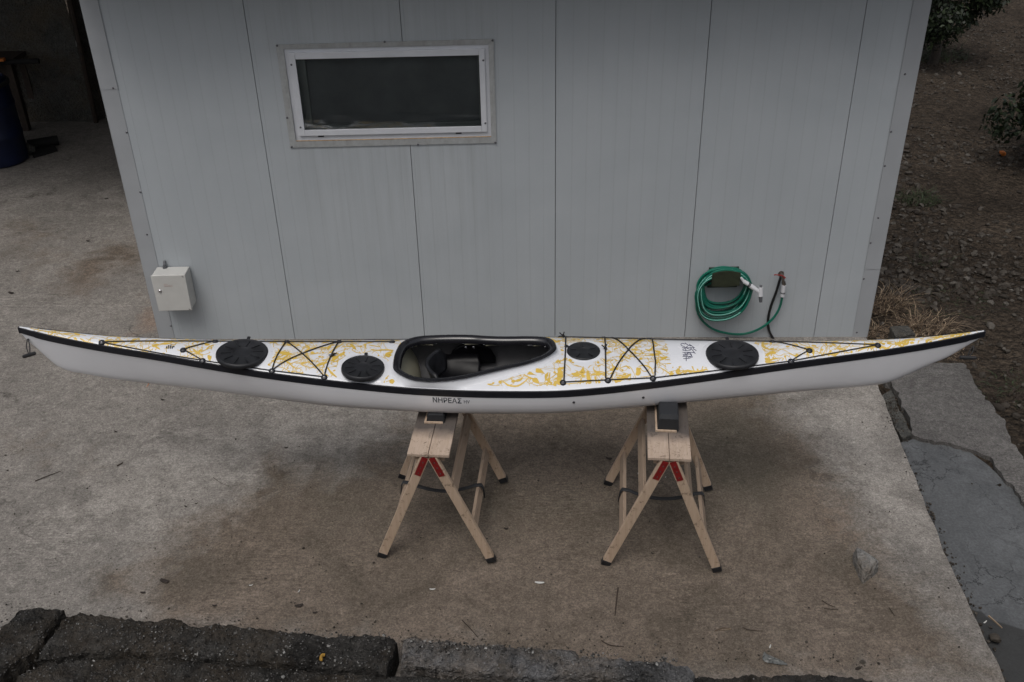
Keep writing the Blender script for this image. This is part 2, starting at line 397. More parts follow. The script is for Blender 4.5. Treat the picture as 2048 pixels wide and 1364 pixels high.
M['board'] = timber('scuffed_plywood', (.42, .32, .245), (.52, .415, .335), True)
M['red'] = plain('red_painted_steel', (.20, .012, .012), .45, .2, 30)
M['strap'] = plain('black_webbing', (.02, .021, .024), .75, .2, 120, .3)
M['foam'] = plain('black_foam', (.018, .02, .024), .7, .2, 60, .2)
M['hose'] = plain('green_hose', (.003, .12, .080), .32, .25, 4, .02)
M['hosepale'] = plain('pale_hose_stripe', (.25, .55, .48), .35, .1)
M['bracket'] = plain('dark_green_plastic', (.02, .035, .025), .5, .3, 30)
M['bracket2'] = plain('olive_plastic', (.024, .030, .016), .55, .3, 30)
M['wplast'] = plain('white_plastic', (.62, .63, .66), .4, .05)
M['gplast'] = plain('grey_plastic', (.10, .105, .115), .5, .1)
M['brass'] = plain('dull_brass', (.25, .22, .2), .35, .2, metal=.9)
M['redp'] = plain('red_handle', (.25, .03, .025), .45, .2)
M['bpipe'] = plain('black_pipe', (.008, .008, .009), .4, .2)
M['blue'] = plain('blue_plastic', (.002, .007, .034), .45, .3, 6)
M['dark'] = plain('dull_black', (.006, .006, .006), .85, .3, 20)  # plain black; on the inner walls it paints the unlit room
M['darkwood'] = plain('old_dark_timber', (.035, .024, .018), .8, .4, 20, .3)
def strawmat():
    n = NT('dry_straw'); g = n.N('ShaderNodeNewGeometry')
    n.col(n.ramp(g.outputs['Random Per Island'], [(0, (.05, .034, .023)), (.45, (.17, .12, .08)), (.75, (.34, .25, .165)), (1, (.52, .42, .29))])); return n.done(.8)
M['straw'] = strawmat()
M['green'] = plain('weed_green', (.035, .05, .02), .7, .4, 15)
M['twig'] = plain('brown_twig', (.045, .032, .024), .85, .3)
M['leafd'] = plain('dead_leaf', (.03, .022, .018), .85, .4)
M['chip'] = plain('white_chip', (.6, .6, .58), .7, .1)
M['orange'] = plain('orange_peel', (.45, .13, .02), .6, .2)
M['yleaf'] = plain('yellow_leaf', (.35, .20, .03), .7, .2)
def leafmat():
    n = NT('citrus_leaf'); g = n.N('ShaderNodeNewGeometry'); 
    c = n.ramp(g.outputs['Random Per Island'], [(0, (.006, .010, .005)), (.6, (.012, .020, .009)), (1, (.026, .038, .016))])
    n.col(c); return n.done(.5, spec=.3)
M['leaf'] = leafmat()
M['bark'] = plain('bark', (.04, .033, .027), .9, .4, 30, .5, bd=.01)
M['shade_roof'] = plain('roof_sheet', (.3, .31, .32), .5, .1)
M['shade_house'] = plain('house_render', (.30, .28, .25), .85, .1, 10)

# ================================================================== GROUND
def inpoly(x, y, P):
    c = False; n = len(P)
    for i in range(n):
        (x0, y0), (x1, y1) = P[i], P[(i + 1) % n]
        if (y0 > y) != (y1 > y) and x < (x1 - x0) * (y - y0) / (y1 - y0) + x0: c = not c
    return c
def sdist(x, y, P):
    d = 1e9; n = len(P)
    for i in range(n):
        (x0, y0), (x1, y1) = P[i], P[(i + 1) % n]
        dx, dy = x1 - x0, y1 - y0; t = max(0, min(1, ((x - x0) * dx + (y - y0) * dy) / (dx * dx + dy * dy + 1e-12)))
        d = min(d, math.hypot(x - x0 - t * dx, y - y0 - t * dy))
    return d if inpoly(x, y, P) else -d
def gpoly(pts): return [tuple(at_g(*p).xy) for p in pts]
def soft(x, y, P, wid): return max(0, min(1, .5 + .5 * sdist(x, y, P) / wid))
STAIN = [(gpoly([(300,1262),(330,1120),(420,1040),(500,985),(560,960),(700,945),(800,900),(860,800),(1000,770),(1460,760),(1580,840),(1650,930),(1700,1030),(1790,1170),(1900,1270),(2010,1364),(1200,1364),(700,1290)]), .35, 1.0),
         (gpoly([(515,905),(560,895),(580,960),(520,960)]), .15, .9), (gpoly([(190,1140),(270,1130),(260,1190),(200,1190)]), .15, .75),
         (gpoly([(110,540),(240,480),(330,490),(240,540),(140,600)]), .25, .85), (gpoly([(0,860),(120,880),(210,930),(60,960),(0,960)]), .3, .45),
         (gpoly([(0,420),(80,430),(150,500),(60,560),(0,520)]), .4, .5)]
LIGHT = [(gpoly([(150,900),(480,820),(800,820),(760,900),(560,950),(420,1040),(250,1100),(120,1060)]), .35, .62),
         (gpoly([(1560,790),(1757,775),(1800,880),(1900,1130),(1860,1140),(1760,1010),(1640,880)]), .25, .85),
         (gpoly([(150,390),(240,375),(240,400),(150,400)]), .12, .8), (gpoly([(180,520),(250,510),(245,545),(190,560)]), .15, .7)]
RUST = [(gpoly([(280,600),(320,610),(330,672),(270,672)]), .2, .9), (gpoly([(1660,1000),(1740,1050),(1700,1110),(1650,1060)]), .2, .5)]
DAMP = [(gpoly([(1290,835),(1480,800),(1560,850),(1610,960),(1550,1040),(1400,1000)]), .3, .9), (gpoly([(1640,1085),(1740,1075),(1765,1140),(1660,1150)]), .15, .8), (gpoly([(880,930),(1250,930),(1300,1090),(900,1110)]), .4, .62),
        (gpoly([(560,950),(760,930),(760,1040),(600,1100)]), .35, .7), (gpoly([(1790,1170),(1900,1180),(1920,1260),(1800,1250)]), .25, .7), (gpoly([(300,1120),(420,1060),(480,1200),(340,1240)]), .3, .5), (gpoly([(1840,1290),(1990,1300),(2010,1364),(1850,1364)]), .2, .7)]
EDGE = gpoly([(1735,676),(1757,775),(1800,880),(1900,1130),(2000,1340),(2040,1440)])
def edge_x(y):
    E = sorted([(p[1], p[0]) for p in EDGE])
    if y <= E[0][0]: return E[0][1] + (y - E[0][0]) * .12
    for (ya, xa), (yb, xb) in zip(E, E[1:]):
        if y <= yb: return xa + (xb - xa) * (y - ya) / (yb - ya)
    return 2.76
def yard():
    nx, ny = 150, 170
    ys = [2.2 + (7.2 - 2.2) * j / 120 for j in range(121)] + [7.2 + 8.8 * (j / 49) for j in range(1, 50)]
    mb = MB(); rows = []; st = []; lt = []; ru = []; dp = []
    for y in ys:
        ex = edge_x(y) + .012 * noise.noise(Vector((y * 6, 0, 3))); row = []
        x0 = -4.2 if y < 7.2 else -11
        for i in range(nx + 1):
            t = i / nx; x = x0 + (ex - x0) * t
            z = gz(x) + .008 * noise.noise(Vector((x * .7, y * .7, 0)))
            row.append(Vector((x, y, z)))
            st.append(max([soft(x, y, P, w_) * k for P, w_, k in STAIN])); lt.append(max([soft(x, y, P, w_) * k for P, w_, k in LIGHT])); ru.append(max([soft(x, y, P, w_) * k for P, w_, k in RUST])); dp.append(max([soft(x, y, P, w_) * k for P, w_, k in DAMP]))
        e = row[-1].copy(); e.z -= .14; row.append(e); st.append(.8); lt.append(0); ru.append(0); dp.append(.6)
        rows.append(row)
    mb.grid(rows); o = obj('concrete_yard', mb, M['yard'], recalc=False); tag(o, kind='structure')
    for nm, data in (('stain', st), ('light', lt), ('rust', ru), ('damp', dp)):
        a = o.data.attributes.new(nm, 'FLOAT', 'POINT'); a.data.foreach_set('value', data)
    # left strip beyond the near yard
    return o
yard()
mb = MB(); mb.grid([[Vector((x, y, gz(x))) for x in (-30, -14, -8, -4.2)] for y in (2.2, 4, 5.5, 7.2)])
o = obj('concrete_yard', mb, M['yard'], recalc=False); tag(o, kind='structure')
for nm in ('stain', 'light', 'rust', 'damp'):
    a = o.data.attributes.new(nm, 'FLOAT', 'POINT'); a.data.foreach_set('value', [.1] * len(o.data.vertices))
# the soil sheet reaches the horizon
def terrain():
    mb = MB(); xs = [-220, -90, -40, -20, -11] + [-8 + i * 1.5 for i in range(7)] + [2 + i * .12 for i in range(76)] + [12, 16, 24, 50, 110, 220]
    ys = [-40, -10, 0, 1.2, 2.2] + [2.4 + i * .12 for i in range(135)] + [19.5, 23, 30, 50, 110, 260]
    def h(x, y):
        z = gz(x) - .20
        if x > 2.0 and y > 1.5:
            t = max(0, min(1, (x - 2.2) / .8)); z = gz(x) - .20 + .10 * t + .03 * noise.noise(Vector((x * 1.3, y * 1.3, 1))) + .028 * noise.noise(Vector((x * 5, y * 5, 2)))
            z += max(0, y - 9) * .012
        return z
    mb.grid([[Vector((x, y, h(x, y))) for x in xs] for y in ys])
    tag(obj('soil_ground', mb, M['soil'], recalc=False), kind='structure'); return h
TH = terrain()
# stones lying all over the field
random.seed(4)
import bmesh
def ico(sub=1):
    bm = bmesh.new(); bmesh.ops.create_icosphere(bm, subdivisions=sub, radius=1)
    v = [x.co.copy() for x in bm.verts]; f = [[q.index for q in p.verts] for p in bm.faces]; bm.free(); return v, f
IV, IF = ico(1); IV2, IF2 = ico(2); IV3, IF3 = ico(3)
def stone(mb, c, r, flat=.6, seed=0, hi=False):
    vs, fs = (IV2, IF2) if hi else (IV, IF)
    q = Matrix.Rotation(random.uniform(0, 6.28), 3, 'Z') @ Matrix.Rotation(random.uniform(-.3, .3), 3, 'X')
    sx, sy = random.uniform(.75, 1.35), random.uniform(.6, 1.1)
    out = []
    for v in vs:
        k = 1 + .35 * noise.noise(v * 1.4 + Vector((seed * 3.1, seed, 0)))
        out.append(Vector(c) + q @ Vector((v.x * sx, v.y * sy, v.z * flat)) * (r * k))
    mb.add(out, fs)
mb = MB()
for i in range(26000):
    y = 3.6 + 13 * random.random() ** 1.5; x = random.uniform(2.75, min(9.5, 3.2 + y * .55))
    if y < 6.7 and x < 3.15 + max(0, (6.4 - y)) * .02: continue
    dens = noise.noise(Vector((x * .7, y * .7, 4)))
    if random.random() > .62 + dens * 1.2: continue
    if y < 7.3 and x < 5 and random.random() < .75: continue
    r = random.choice((.008, .010, .013, .016, .020, .025, .031)) * random.uniform(.8, 1.35)
    if y > 11: r *= .8
    stone(mb, (x, y, TH(x, y) + r * .3), r, .72, i)
tag(obj('field_stones', mb, M['stone'], recalc=False, smooth=True, angle=40), kind='stuff')

# concrete apron and cement patch on the right ----------------------
def sheet(name, poly, z, thick, mat, jag=.02, res=.035, wetpoly=None, zn=.01):
    P = gpoly(poly); xs = [p[0] for p in P]; ys = [p[1] for p in P]
    nx = int((max(xs) - min(xs)) / res) + 1; ny = int((max(ys) - min(ys)) / res) + 1
    # polygon boundary refined and jagged, filled by triangulation
    B = []
    for i in range(len(P)):
        a, b = Vector(P[i]), Vector(P[(i + 1) % len(P)]); n = max(1, int((b - a).length / res))
        for k in range(n):
            q = a.lerp(b, k / n); j = noise.noise(Vector((q.x * 9, q.y * 9, 5))) * jag + noise.noise(Vector((q.x * 28, q.y * 28, 5))) * jag * .5
            B.append(Vector((q.x + j, q.y + j * .5)))
    from mathutils.geometry import delaunay_2d_cdt
    pts = list(B)
    for i in range(nx):
        for j in range(ny):
            x = min(xs) + i * res; y = min(ys) + j * res
            if sdist(x, y, P) > res * .9 + jag: pts.append(Vector((x + .3 * res * noise.noise(Vector((x * 50, y * 50, 1))), y)))
    nb = len(B)
    v, e, f, _, _, _ = delaunay_2d_cdt(pts, [(i, (i + 1) % nb) for i in range(nb)], [list(range(nb))], 1, 1e-6)
    zz = lambda q: gz(q.x) + z + zn * noise.noise(Vector((q.x * 2, q.y * 2, 7)))
    mb = MB(); mb.add([Vector((q.x, q.y, zz(q))) for q in v], [list(t) for t in f])
    top = [Vector((q.x, q.y, zz(q))) for q in B]; bot = [Vector((q.x + .01, q.y, zz(q) - thick)) for q in B]
    mb.add(top + bot, [(i, (i + 1) % nb, nb + (i + 1) % nb, nb + i) for i in range(nb)])
    o = obj(name, mb, mat, smooth=False, recalc=False); tag(o, kind='structure')
    a = o.data.attributes.new('wet', 'FLOAT', 'POINT')
    wp = gpoly(wetpoly) if wetpoly else None
    a.data.foreach_set('value', [soft(q.x, q.y, wp, .08) if wp else 0 for q in mb.v]); return o
sheet('apron_slab', [(1735,700),(1800,722),(1880,713),(1928,716),(1950,745),(1975,785),(2005,815),(2040,880),(2090,960),(2150,1060),(2060,1000),(1990,905),(1935,880),(1830,858),(1815,820),(1795,770)], -.055, .12, M['apron'], .045, .03, zn=.018)
sheet('cement_patch', [(1806,866),(1832,858),(1880,864),(1936,876),(1985,912),(2060,985),(2160,1090),(2260,1300),(2160,1480),(2052,1480),(2006,1340),(1904,1130),(1812,880)], -.085, .12, M['patch'], .008,
      wetpoly=[(1965,1200),(1990,1218),(2020,1226),(2060,1236),(2120,1240),(2300,1300),(2200,1500),(1990,1480),(1930,1200)])
sheet('broken_edge_strip', [(1762,775),(1786,762),(1800,800),(1828,852),(1808,862),(1786,815)], -.075, .1, M['block'], .02, .02, zn=.04)

# ================================================================== SHED
shed = thing('panel_shed', 'tall grey sandwich panel shed behind the kayak', 'shed', (0, WY, 0))
XL, XR, ZB, ZT = -2.719, 2.765, -.066, 2.98
seams = [-1.680, -.6755, .334, 1.342, 2.350]
def wpanel(parts):
    mb = MB()
    for (x0, z0, x1, z1) in parts:
        n = max(1, int((x1 - x0) / .05)); m = max(1, int((z1 - z0) / .05))
        mb.grid([[Vector((x0 + (x1 - x0) * i / n, WY, z0 + (z1 - z0) * j / m)) for i in range(n + 1)] for j in range(m + 1)])
        mb.add([(x0,WY,z0),(x1,WY,z0),(x1,WY,z1),(x0,WY,z1),(x0,WY+.05,z0),(x1,WY+.05,z0),(x1,WY+.05,z1),(x0,WY+.05,z1)], [(0,4,5,1),(1,5,6,2),(2,6,7,3),(3,7,4,0),(4,7,6,5)])
    o = obj('wall_panel', mb, M['panel'], shed, world=True, smooth=False, recalc=False)
    a = o.data.attributes.new('grime', 'FLOAT', 'POINT')
    def g(v):
        r = 0
        if -1.6 < v.x < 0.0 and v.z < 1.6: r = max(r, (v.z / 1.6) * min(1, min(v.x + 1.6, -v.x) * 6) * .9)
        if -1.6 < v.x < 0.0 and v.z > 2.25: r = max(r, .5 + .4 * (1 - min(1, (v.z - 2.25) * 3)))
        return max(r, .12)
    a.data.foreach_set('value', [g(v) for v in mb.v]); return o
G = .0022; WX0, WX1, WZ0, WZ1 = -1.46, -.11, 1.63, 2.262
xs = [XL] + seams + [XR]
for i in range(6):
    a, b = xs[i] + G, xs[i + 1] - G
    if i == 1: wpanel([(a, ZB, WX0, ZT), (WX0, ZB, b, WZ0), (WX0, WZ1, b, ZT)])
    elif i == 2: wpanel([(a, ZB, WX1, WZ0), (a, WZ1, WX1, ZT), (WX1, ZB, b, ZT)])
    else: wpanel([(a, ZB, b, ZT)])
mb = MB()                      # dark backing behind the seams, with the window hole left open
for (x0, z0, x1, z1) in ((XL + .01, ZB, WX0, ZT - .02), (WX1, ZB, XR - .01, ZT - .02), (WX0, ZB, WX1, WZ0), (WX0, WZ1, WX1, ZT - .02)):
    mb.box((x0, WY + .053, z0), (x1, WY + .06, z1))
each('wall_core', mb, M['seam'], shed, world=True, smooth=False)
mb = MB(); mb.box((XL, WY + .062, ZB), (XL + .05, WY + 4, ZT)); mb.box((XR - .05, WY + .062, ZB), (XR, WY + 4, ZT)); mb.box((XL + .051, WY + 3.95, ZB), (XR - .051, WY + 4, ZT))
each('side_wall', mb, M['flash'], shed, world=True, smooth=False)
mb = MB(); mb.box((XL - .12, WY - .62, ZT + .004), (XR + .12, WY + 4.15, ZT + .08)); obj('shade_roof', mb, M['shade_roof'], shed, world=True, smooth=False, bevel=.006)  # out-of-view eave lengthened to darken the top of the wall
mb = MB(); mb.box((XL + .02, WY + .02, -.35), (XR - .01, WY + 3.98, ZB - .002)); mb.box((XL + .02, WY - .012, -.35), (XR - .01, WY + .019, ZB - .004)); obj('plinth', mb, M['block'], shed, world=True, smooth=False)
for sx_, z_lap in ((-1, 2.02), (1, .53)):
    mb = MB(); xe = XL if sx_ < 0 else XR; xi = xe - sx_ * .115
    a, b = min(xe, xi), max(xe, xi)
    mb.box((a, WY - .004, ZB + .001), (b, WY - .0008, z_lap)); mb.box((a - .001, WY - .0075, z_lap + .001), (b + .001, WY - .0045, ZT - .01))
    ex0, ex1 = (xe - .004, xe - .001) if sx_ < 0 else (xe + .001, xe + .004)
    mb.box((ex0, WY - .004, ZB + .001), (ex1, WY + .12, ZT - .01))
    tr = obj('corner_trim', mb, M['flash'], shed, world=True, smooth=False)
    mb = MB(); zs_ = (2.03, 1.72, 1.28, .95, .62, .18) if sx_ < 0 else (2.0, 1.6, 1.35, .95, .75, .45, -.02)
    for k, z in enumerate(zs_):
        xx = xi + sx_ * (.008 if k % 3 else .03)
        mb.lathe([(.0075, -.004), (.0075, .001), (.004, .004), (0, .0045)], (xx, WY - (.0078 if z > z_lap else .0042), z), 8, M=Matrix.Rotation(R(90), 3, 'X'))
    each('screw', mb, M['screw'], tr, world=True)
# window -------------------------------------------------------------
win = obj('window', (lambda m: (m.box((WX0, WY + .004, WZ0), (WX0 + .05, WY + .058, WZ1)), m.box((WX1 - .045, WY + .004, WZ0), (WX1, WY + .058, WZ1)),
        m.box((WX0 + .0505, WY + .004, WZ0), (WX1 - .0455, WY + .058, WZ0 + .052)), m.box((WX0 + .0505, WY + .004, WZ1 - .045), (WX1 - .0455, WY + .058, WZ1)), m)[-1])(MB()), M['pvc'], shed, world=True, smooth=False)
GX0, GX1, GZ0, GZ1 = -1.388, -.177, 1.71, 2.192
mb = MB()
for (x0, z0, x1, z1) in ((-1.432, 1.667, -1.3895, 2.236), (-.1755, 1.667, -.137, 2.236), (-1.389, 1.667, -.176, 1.7085), (-1.389, 2.1935, -.176, 2.236)):
    mb.box((x0, WY - .014, z0), (x1, WY + .0035, z1))
obj('sash', mb, M['pvc'], win, world=True, smooth=False, bevel=.003)
mb = MB(); mb.box((GX0 - .001, WY - .006, GZ0 - .001), (GX1 + .001, WY - .002, GZ1 + .001)); obj('pane', mb, M['glass'], win, world=True, smooth=False)
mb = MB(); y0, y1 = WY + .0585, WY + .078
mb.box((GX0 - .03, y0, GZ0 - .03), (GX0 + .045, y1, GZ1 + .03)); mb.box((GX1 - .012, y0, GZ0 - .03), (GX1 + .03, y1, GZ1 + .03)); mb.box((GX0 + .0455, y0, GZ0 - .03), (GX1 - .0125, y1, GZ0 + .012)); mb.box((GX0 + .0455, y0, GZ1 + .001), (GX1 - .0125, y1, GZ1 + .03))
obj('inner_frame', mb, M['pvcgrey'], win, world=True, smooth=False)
mb = MB(); mb.box((GX0 - .03, y1 + .001, GZ0 - .03), (GX1 + .03, y1 + .004, GZ1 + .03)); obj('insect_screen', mb, M['screen'], win, world=True, smooth=False)
mb = MB()
for x in (-1.285, -.335): mb.box((x - .02, WY - .004, 1.655), (x + .02, WY + .0038, 1.6665))
each('drain_cap', mb, M['dark'], win, world=True, smooth=False)
mb = MB(); t = .043
mb.add([(WX0-.045,WY-.012,WZ1+.03),(WX1+.035,WY-.012,WZ1+.035),(WX1,WY-.006,WZ1),(WX0,WY-.006,WZ1),(WX0-.045,WY-.001,WZ1+.03),(WX1+.035,WY-.001,WZ1+.035),(WX1,WY+.003,WZ1),(WX0,WY+.003,WZ1)], [(0,1,2,3),(4,5,1,0),(3,2,6,7)])
mb.add([(WX0-.045,WY-.010,WZ0-.045),(WX1+.035,WY-.010,WZ0-.045),(WX1,WY-.012,WZ0),(WX0,WY-.012,WZ0),(WX0-.045,WY-.001,WZ0-.045),(WX1+.035,WY-.001,WZ0-.045),(WX1,WY+.003,WZ0),(WX0,WY+.003,WZ0)], [(0,1,2,3),(4,5,1,0),(3,2,6,7)])
mb.add([(WX0-.045,WY-.012,WZ1+.03),(WX0-.045,WY-.010,WZ0-.045),(WX0,WY-.012,WZ0),(WX0,WY-.006,WZ1),(WX0-.045,WY-.001,WZ1+.03),(WX0-.045,WY-.001,WZ0-.045),(WX0,WY+.003,WZ0),(WX0,WY+.003,WZ1)], [(0,1,2,3),(4,5,1,0),(3,2,6,7)])
mb.add([(WX1+.035,WY-.012,WZ1+.035),(WX1+.035,WY-.010,WZ0-.045),(WX1,WY-.012,WZ0),(WX1,WY-.006,WZ1),(WX1+.035,WY-.001,WZ1+.035),(WX1+.035,WY-.001,WZ0-.045),(WX1,WY+.003,WZ0),(WX1,WY+.003,WZ1)], [(0,1,2,3),(4,5,1,0),(3,2,6,7)])
obj('window_trim', mb, M['trim'], win, world=True, smooth=False)
mb = MB(); mb.tube([(WX0 + .002, WY - .0105, WZ0 + .003), (-.8, WY - .0105, WZ0 + .0015), (WX1 - .002, WY - .0105, WZ0 + .003)], .0035, 6); obj('sealant_bead', mb, M['seal'], win, world=True)
mb = MB()
for (x, z) in ((-1.497, 2.287), (-.79, 2.296), (-.083, 2.289), (-1.497, 1.80), (-1.495, 1.592), (-.62, 1.588), (-.083, 1.590), (-1.42, 2.16), (-1.415, 1.73), (-.148, 2.16), (-.148, 1.73)):
    mb.lathe([(.007, -.004), (.007, .002), (.003, .005), (0, .0055)], (x, WY - .0135, z), 8, M=Matrix.Rotation(R(90), 3, 'X'))
each('screw', mb, M['screw'], win, world=True)

# electric box ---------------------------------------------------------
bx0, bx1, bz0, bz1, byf = -2.618, -2.368, .395, .693, 6.470
ebox = thing('electrical_box', 'pale metal meter box with a round lock, fixed low on the shed wall', 'electrical box', ((bx0 + bx1) / 2, WY, bz0))
mb = MB(); mb.box((bx0 + .004, byf + .016, bz0 + .004), (bx1 - .004, WY - .0085, bz1 - .004)); obj('case', mb, M['boxw'], ebox, world=True, bevel=.006)
mb = MB(); mb.box((bx0, byf, bz0), (bx1, byf + .0135, bz1)); door = obj('door', mb, M['boxw'], ebox, world=True, bevel=.005)
mb = MB(); mb.lathe([(.012, 0), (.012, .004), (.009, .007), (.003, .007), (0, .005)], (bx0 + .045, byf - .0005, bz0 + .17), 20, M=Matrix.Rotation(R(90), 3, 'X')); obj('lock', mb, M['chrome'], door, world=True)
mb = MB()
for z in (bz0 + .012, bz1 - .012): mb.box((bx1 - .022, byf - .0015, z - .006), (bx1 - .019, byf - .0004, z + .006)); mb.box((bx1 - .022, byf - .0015, z - .006), (bx1 - .010, byf - .0004, z - .0035))
each('hinge', mb, M['dark'], door, world=True, smooth=False)
mb = MB()
for r_ in range(3):
    for k in range(9 if r_ else 4): mb.box((bx0 + .085 + k * .007, byf - .0012, bz1 - .075 - r_ * .009), (bx0 + .0885 + k * .007, byf - .0004, bz1 - .0715 - r_ * .009))
obj('faded_print', mb, M['rusty'], door, world=True, smooth=False)
mb = MB(); mb.tube([(bx0 + .07, WY - .03, bz1 - .006), (bx0 + .07, WY - .03, bz1 + .014)], .016, 12); mb.tube([(bx0 + .07, WY - .03, bz1 + .014), (bx0 + .07, WY - .02, bz1 + .032), (bx0 + .07, WY - .006, bz1 + .04)], .010, 10); obj('cable_gland', mb, M['gplast'], ebox, world=True)

# hose holder, hose, tap ------------------------------------------------
def wp(px, py, d=.03): return at_y(px, py, WY - d)
def smoothpath(P, n=10, closed=False):
    out = []; P = [Vector(p) for p in P]; m = len(P); rng = range(m if closed else m - 1)
    for i in rng:
        if closed: p0, p1, p2, p3 = P[(i - 1) % m], P[i], P[(i + 1) % m], P[(i + 2) % m]
        else: p0, p1, p2, p3 = P[max(i - 1, 0)], P[i], P[i + 1], P[min(i + 2, m - 1)]
        for k in range(n):
            t = k / n; out.append(.5 * ((2 * p1) + (p2 - p0) * t + (2 * p0 - 5 * p1 + 4 * p2 - p3) * t * t + (3 * p1 - p0 - 3 * p2 + p3) * t ** 3))
    if not closed: out.append(P[-1])
    return out
hx = 1.69; hz = .335
hold = thing('hose_holder', 'dark green plastic hose holder screwed to the shed wall', 'hose holder', (wp(1447, 560, 0).x, WY, .40))
a = wp(1418, 534, .006); b = wp(1474, 574, .006)
mb = MB(); mb.box((a.x, WY - .012, b.z), (b.x, WY - .002, a.z)); obj('back_plate', mb, M['bracket'], hold, world=True, bevel=.012)
mb = MB(); s0 = wp(1424, 553, .13); s1 = wp(1480, 553, .13); zt = s0.z
rows = []
for k in range(9):
    tt = k / 8; xx = s0.x + (s1.x - s0.x) * tt; arch = .018 * math.sin(tt * math.pi)
    rows.append([Vector((xx, WY - .013, zt + arch - .01)), Vector((xx, WY - .125, zt + arch - .01)), Vector((xx, WY - .135, zt + arch + .03)), Vector((xx, WY - .143, zt + arch + .03)), Vector((xx, WY - .143, zt + arch - .105 + .03 * abs(2 * tt - 1))), Vector((xx, WY - .133, zt + arch - .105 + .03 * abs(2 * tt - 1))), Vector((xx, WY - .125, zt + arch - .02)), Vector((xx, WY - .013, zt + arch - .02))])
mb.grid(rows, close=True); mb.add(rows[0], [tuple(range(8))]); mb.add(rows[-1], [tuple(range(7, -1, -1))])
obj('saddle', mb, M['bracket2'], hold, world=True, angle=25)
mb = MB()
for px, py in ((1426, 539), (1467, 538)):
    p = wp(px, py, .0125); mb.lathe([(.008, 0), (.008, .003), (0, .005)], p, 10, M=Matrix.Rotation(R(90), 3, 'X'))
each('screw', mb, M['chrome'], hold, world=True)
hose = thing('garden_hose', 'green garden hose coiled on the holder and hanging in a loop to the tap', 'hose', (wp(1447, 590, 0).x, WY, .1))
random.seed(11); path = []
C0 = wp(1446, 590, .06); loops = 8
cx_, cz_ = C0.x, C0.z
rad = [(.205, .190), (.200, .205), (.172, .168), (.186, .182), (.160, .150), (.195, .176), (.168, .185), (.205, .205), (.178, .162), (.190, .172), (.168, .155), (.183, .190), (.200, .198)]
top = zt + .012
for i, (rx, rz) in enumerate(rad):
    ox, phase = random.uniform(-.010, .012), random.uniform(-.3, .3); dy = .024 + .0085 * i
    for k in range(14):
        an = math.pi / 2 + 2 * math.pi * (k / 14)
        x = cx_ + ox + rx * math.cos(an); zc = top - rz + .012 * (i % 3) ; z = zc + rz * math.sin(an) + (.008 * math.sin(3 * an + phase))
        x += .02 * math.sin(an - .6) * (1 if math.sin(an) < 0 else 0)
        path.append(Vector((x, WY - dy - .006 * math.sin(2 * an + phase), z)))
tail = [wp(1400, 575, .05), wp(1393, 610, .04), wp(1401, 636, .035), wp(1424, 657, .03), wp(1455, 666.5, .03), wp(1486, 668, .03), wp(1516, 659, .035), wp(1542, 641, .04), wp(1558, 618, .05), wp(1565, 592, .06)]
start = [wp(1489, 565, .15), wp(1492, 575, .14), wp(1496, 592, .13)]
full = smoothpath(path[6:] + tail, 6)
mb = MB(); mb.tube(full, .0092, 8); obj('hose_tube', mb, M['hose'], hose, world=True)
mb = MB(); off = Vector((-.002, -.0068, .0055)); seg = smoothpath(path[150:178], 6); mb.tube([p + off for p in seg], .0028, 5)
seg = smoothpath(path[92:108], 6); mb.tube([p + off for p in seg], .0024, 5); obj('pale_stripe', mb, M['hosepale'], hose, world=True)
# tap-end connector
p1, p2 = wp(1565, 590, .06), wp(1568, 570, .062)
mb = MB(); mb.tube([p1 - Vector((0, 0, .012)), p2], .0165, 14); obj('connector', mb, M['wplast'], hose, world=True)
mb = MB(); mb.tube([p1 + (p2 - p1) * .18, p1 + (p2 - p1) * .30], .0172, 14); obj('connector_ring', mb, M['gplast'], hose, world=True)
gun = thing('spray_nozzle', 'white garden spray nozzle with a grey tip resting on the coiled hose', 'spray nozzle', tuple(wp(1500, 580, .12)))
g = [wp(1482, 555, .15), wp(1488, 563, .155), wp(1496, 568, .16), wp(1513, 580, .17), wp(1521, 585, .172)]
mb = MB(); mb.tube(g[:2], [.008, .012], 10); mb.tube([g[1], g[2]], .0155, 14); mb.tube([g[2] + (g[3] - g[2]) * .25, g[2] + (g[3] - g[2]) * .6, g[3], g[4]], [.0165, .018, .015, .015], 14); obj('handle', mb, M['wplast'], gun, world=True)
mb = MB(); mb.tube([g[2] - (g[2] - g[1]) * .05, g[2] + (g[3] - g[2]) * .25], .0145, 14); obj('collar', mb, M['gplast'], gun, world=True)
q1, q2, q3 = wp(1522, 572, .172), wp(1521, 592, .18), wp(1521.5, 604, .185)
mb = MB(); mb.tube([q1 - Vector((0, 0, .008)), q2], [.016, .019], 14); obj('head', mb, M['wplast'], gun, world=True)
mb = MB(); mb.tube([q2, q3], [.0155, .011], 14); mb.tube([q1 + Vector((0, 0, .004)), q1 - Vector((0, 0, .010))], [.010, .012], 12); each('tip', mb, M['gplast'], gun, world=True)
tap = thing('water_tap', 'small brass tap with a red lever on the shed wall', 'tap', tuple(wp(1562, 550, 0)))
t0, t1 = wp(1562, 547, .0), wp(1565, 553, .06)
mb = MB(); mb.tube([t0, Vector((t0.x, WY - .045, t0.z)), t1, t1 + (p2 - t1) * .5, p2], [.012, .012, .013, .010, .013], 12); mb.lathe([(.022, 0), (.022, .004), (.012, .006)], (t0.x, WY - .001, t0.z), 14, M=Matrix.Rotation(R(90), 3, 'X')); mb.tube([p2, p2 + (t1 - p2) * .35], .015, 6); obj('body', mb, M['brass'], tap, world=True)
mb = MB(); mb.tube([wp(1548, 550, .075), wp(1552, 549.5, .075), wp(1564, 551, .07), wp(1570, 556, .07)], [.005, .004, .006, .0075], 8); obj('lever', mb, M['redp'], tap, world=True)
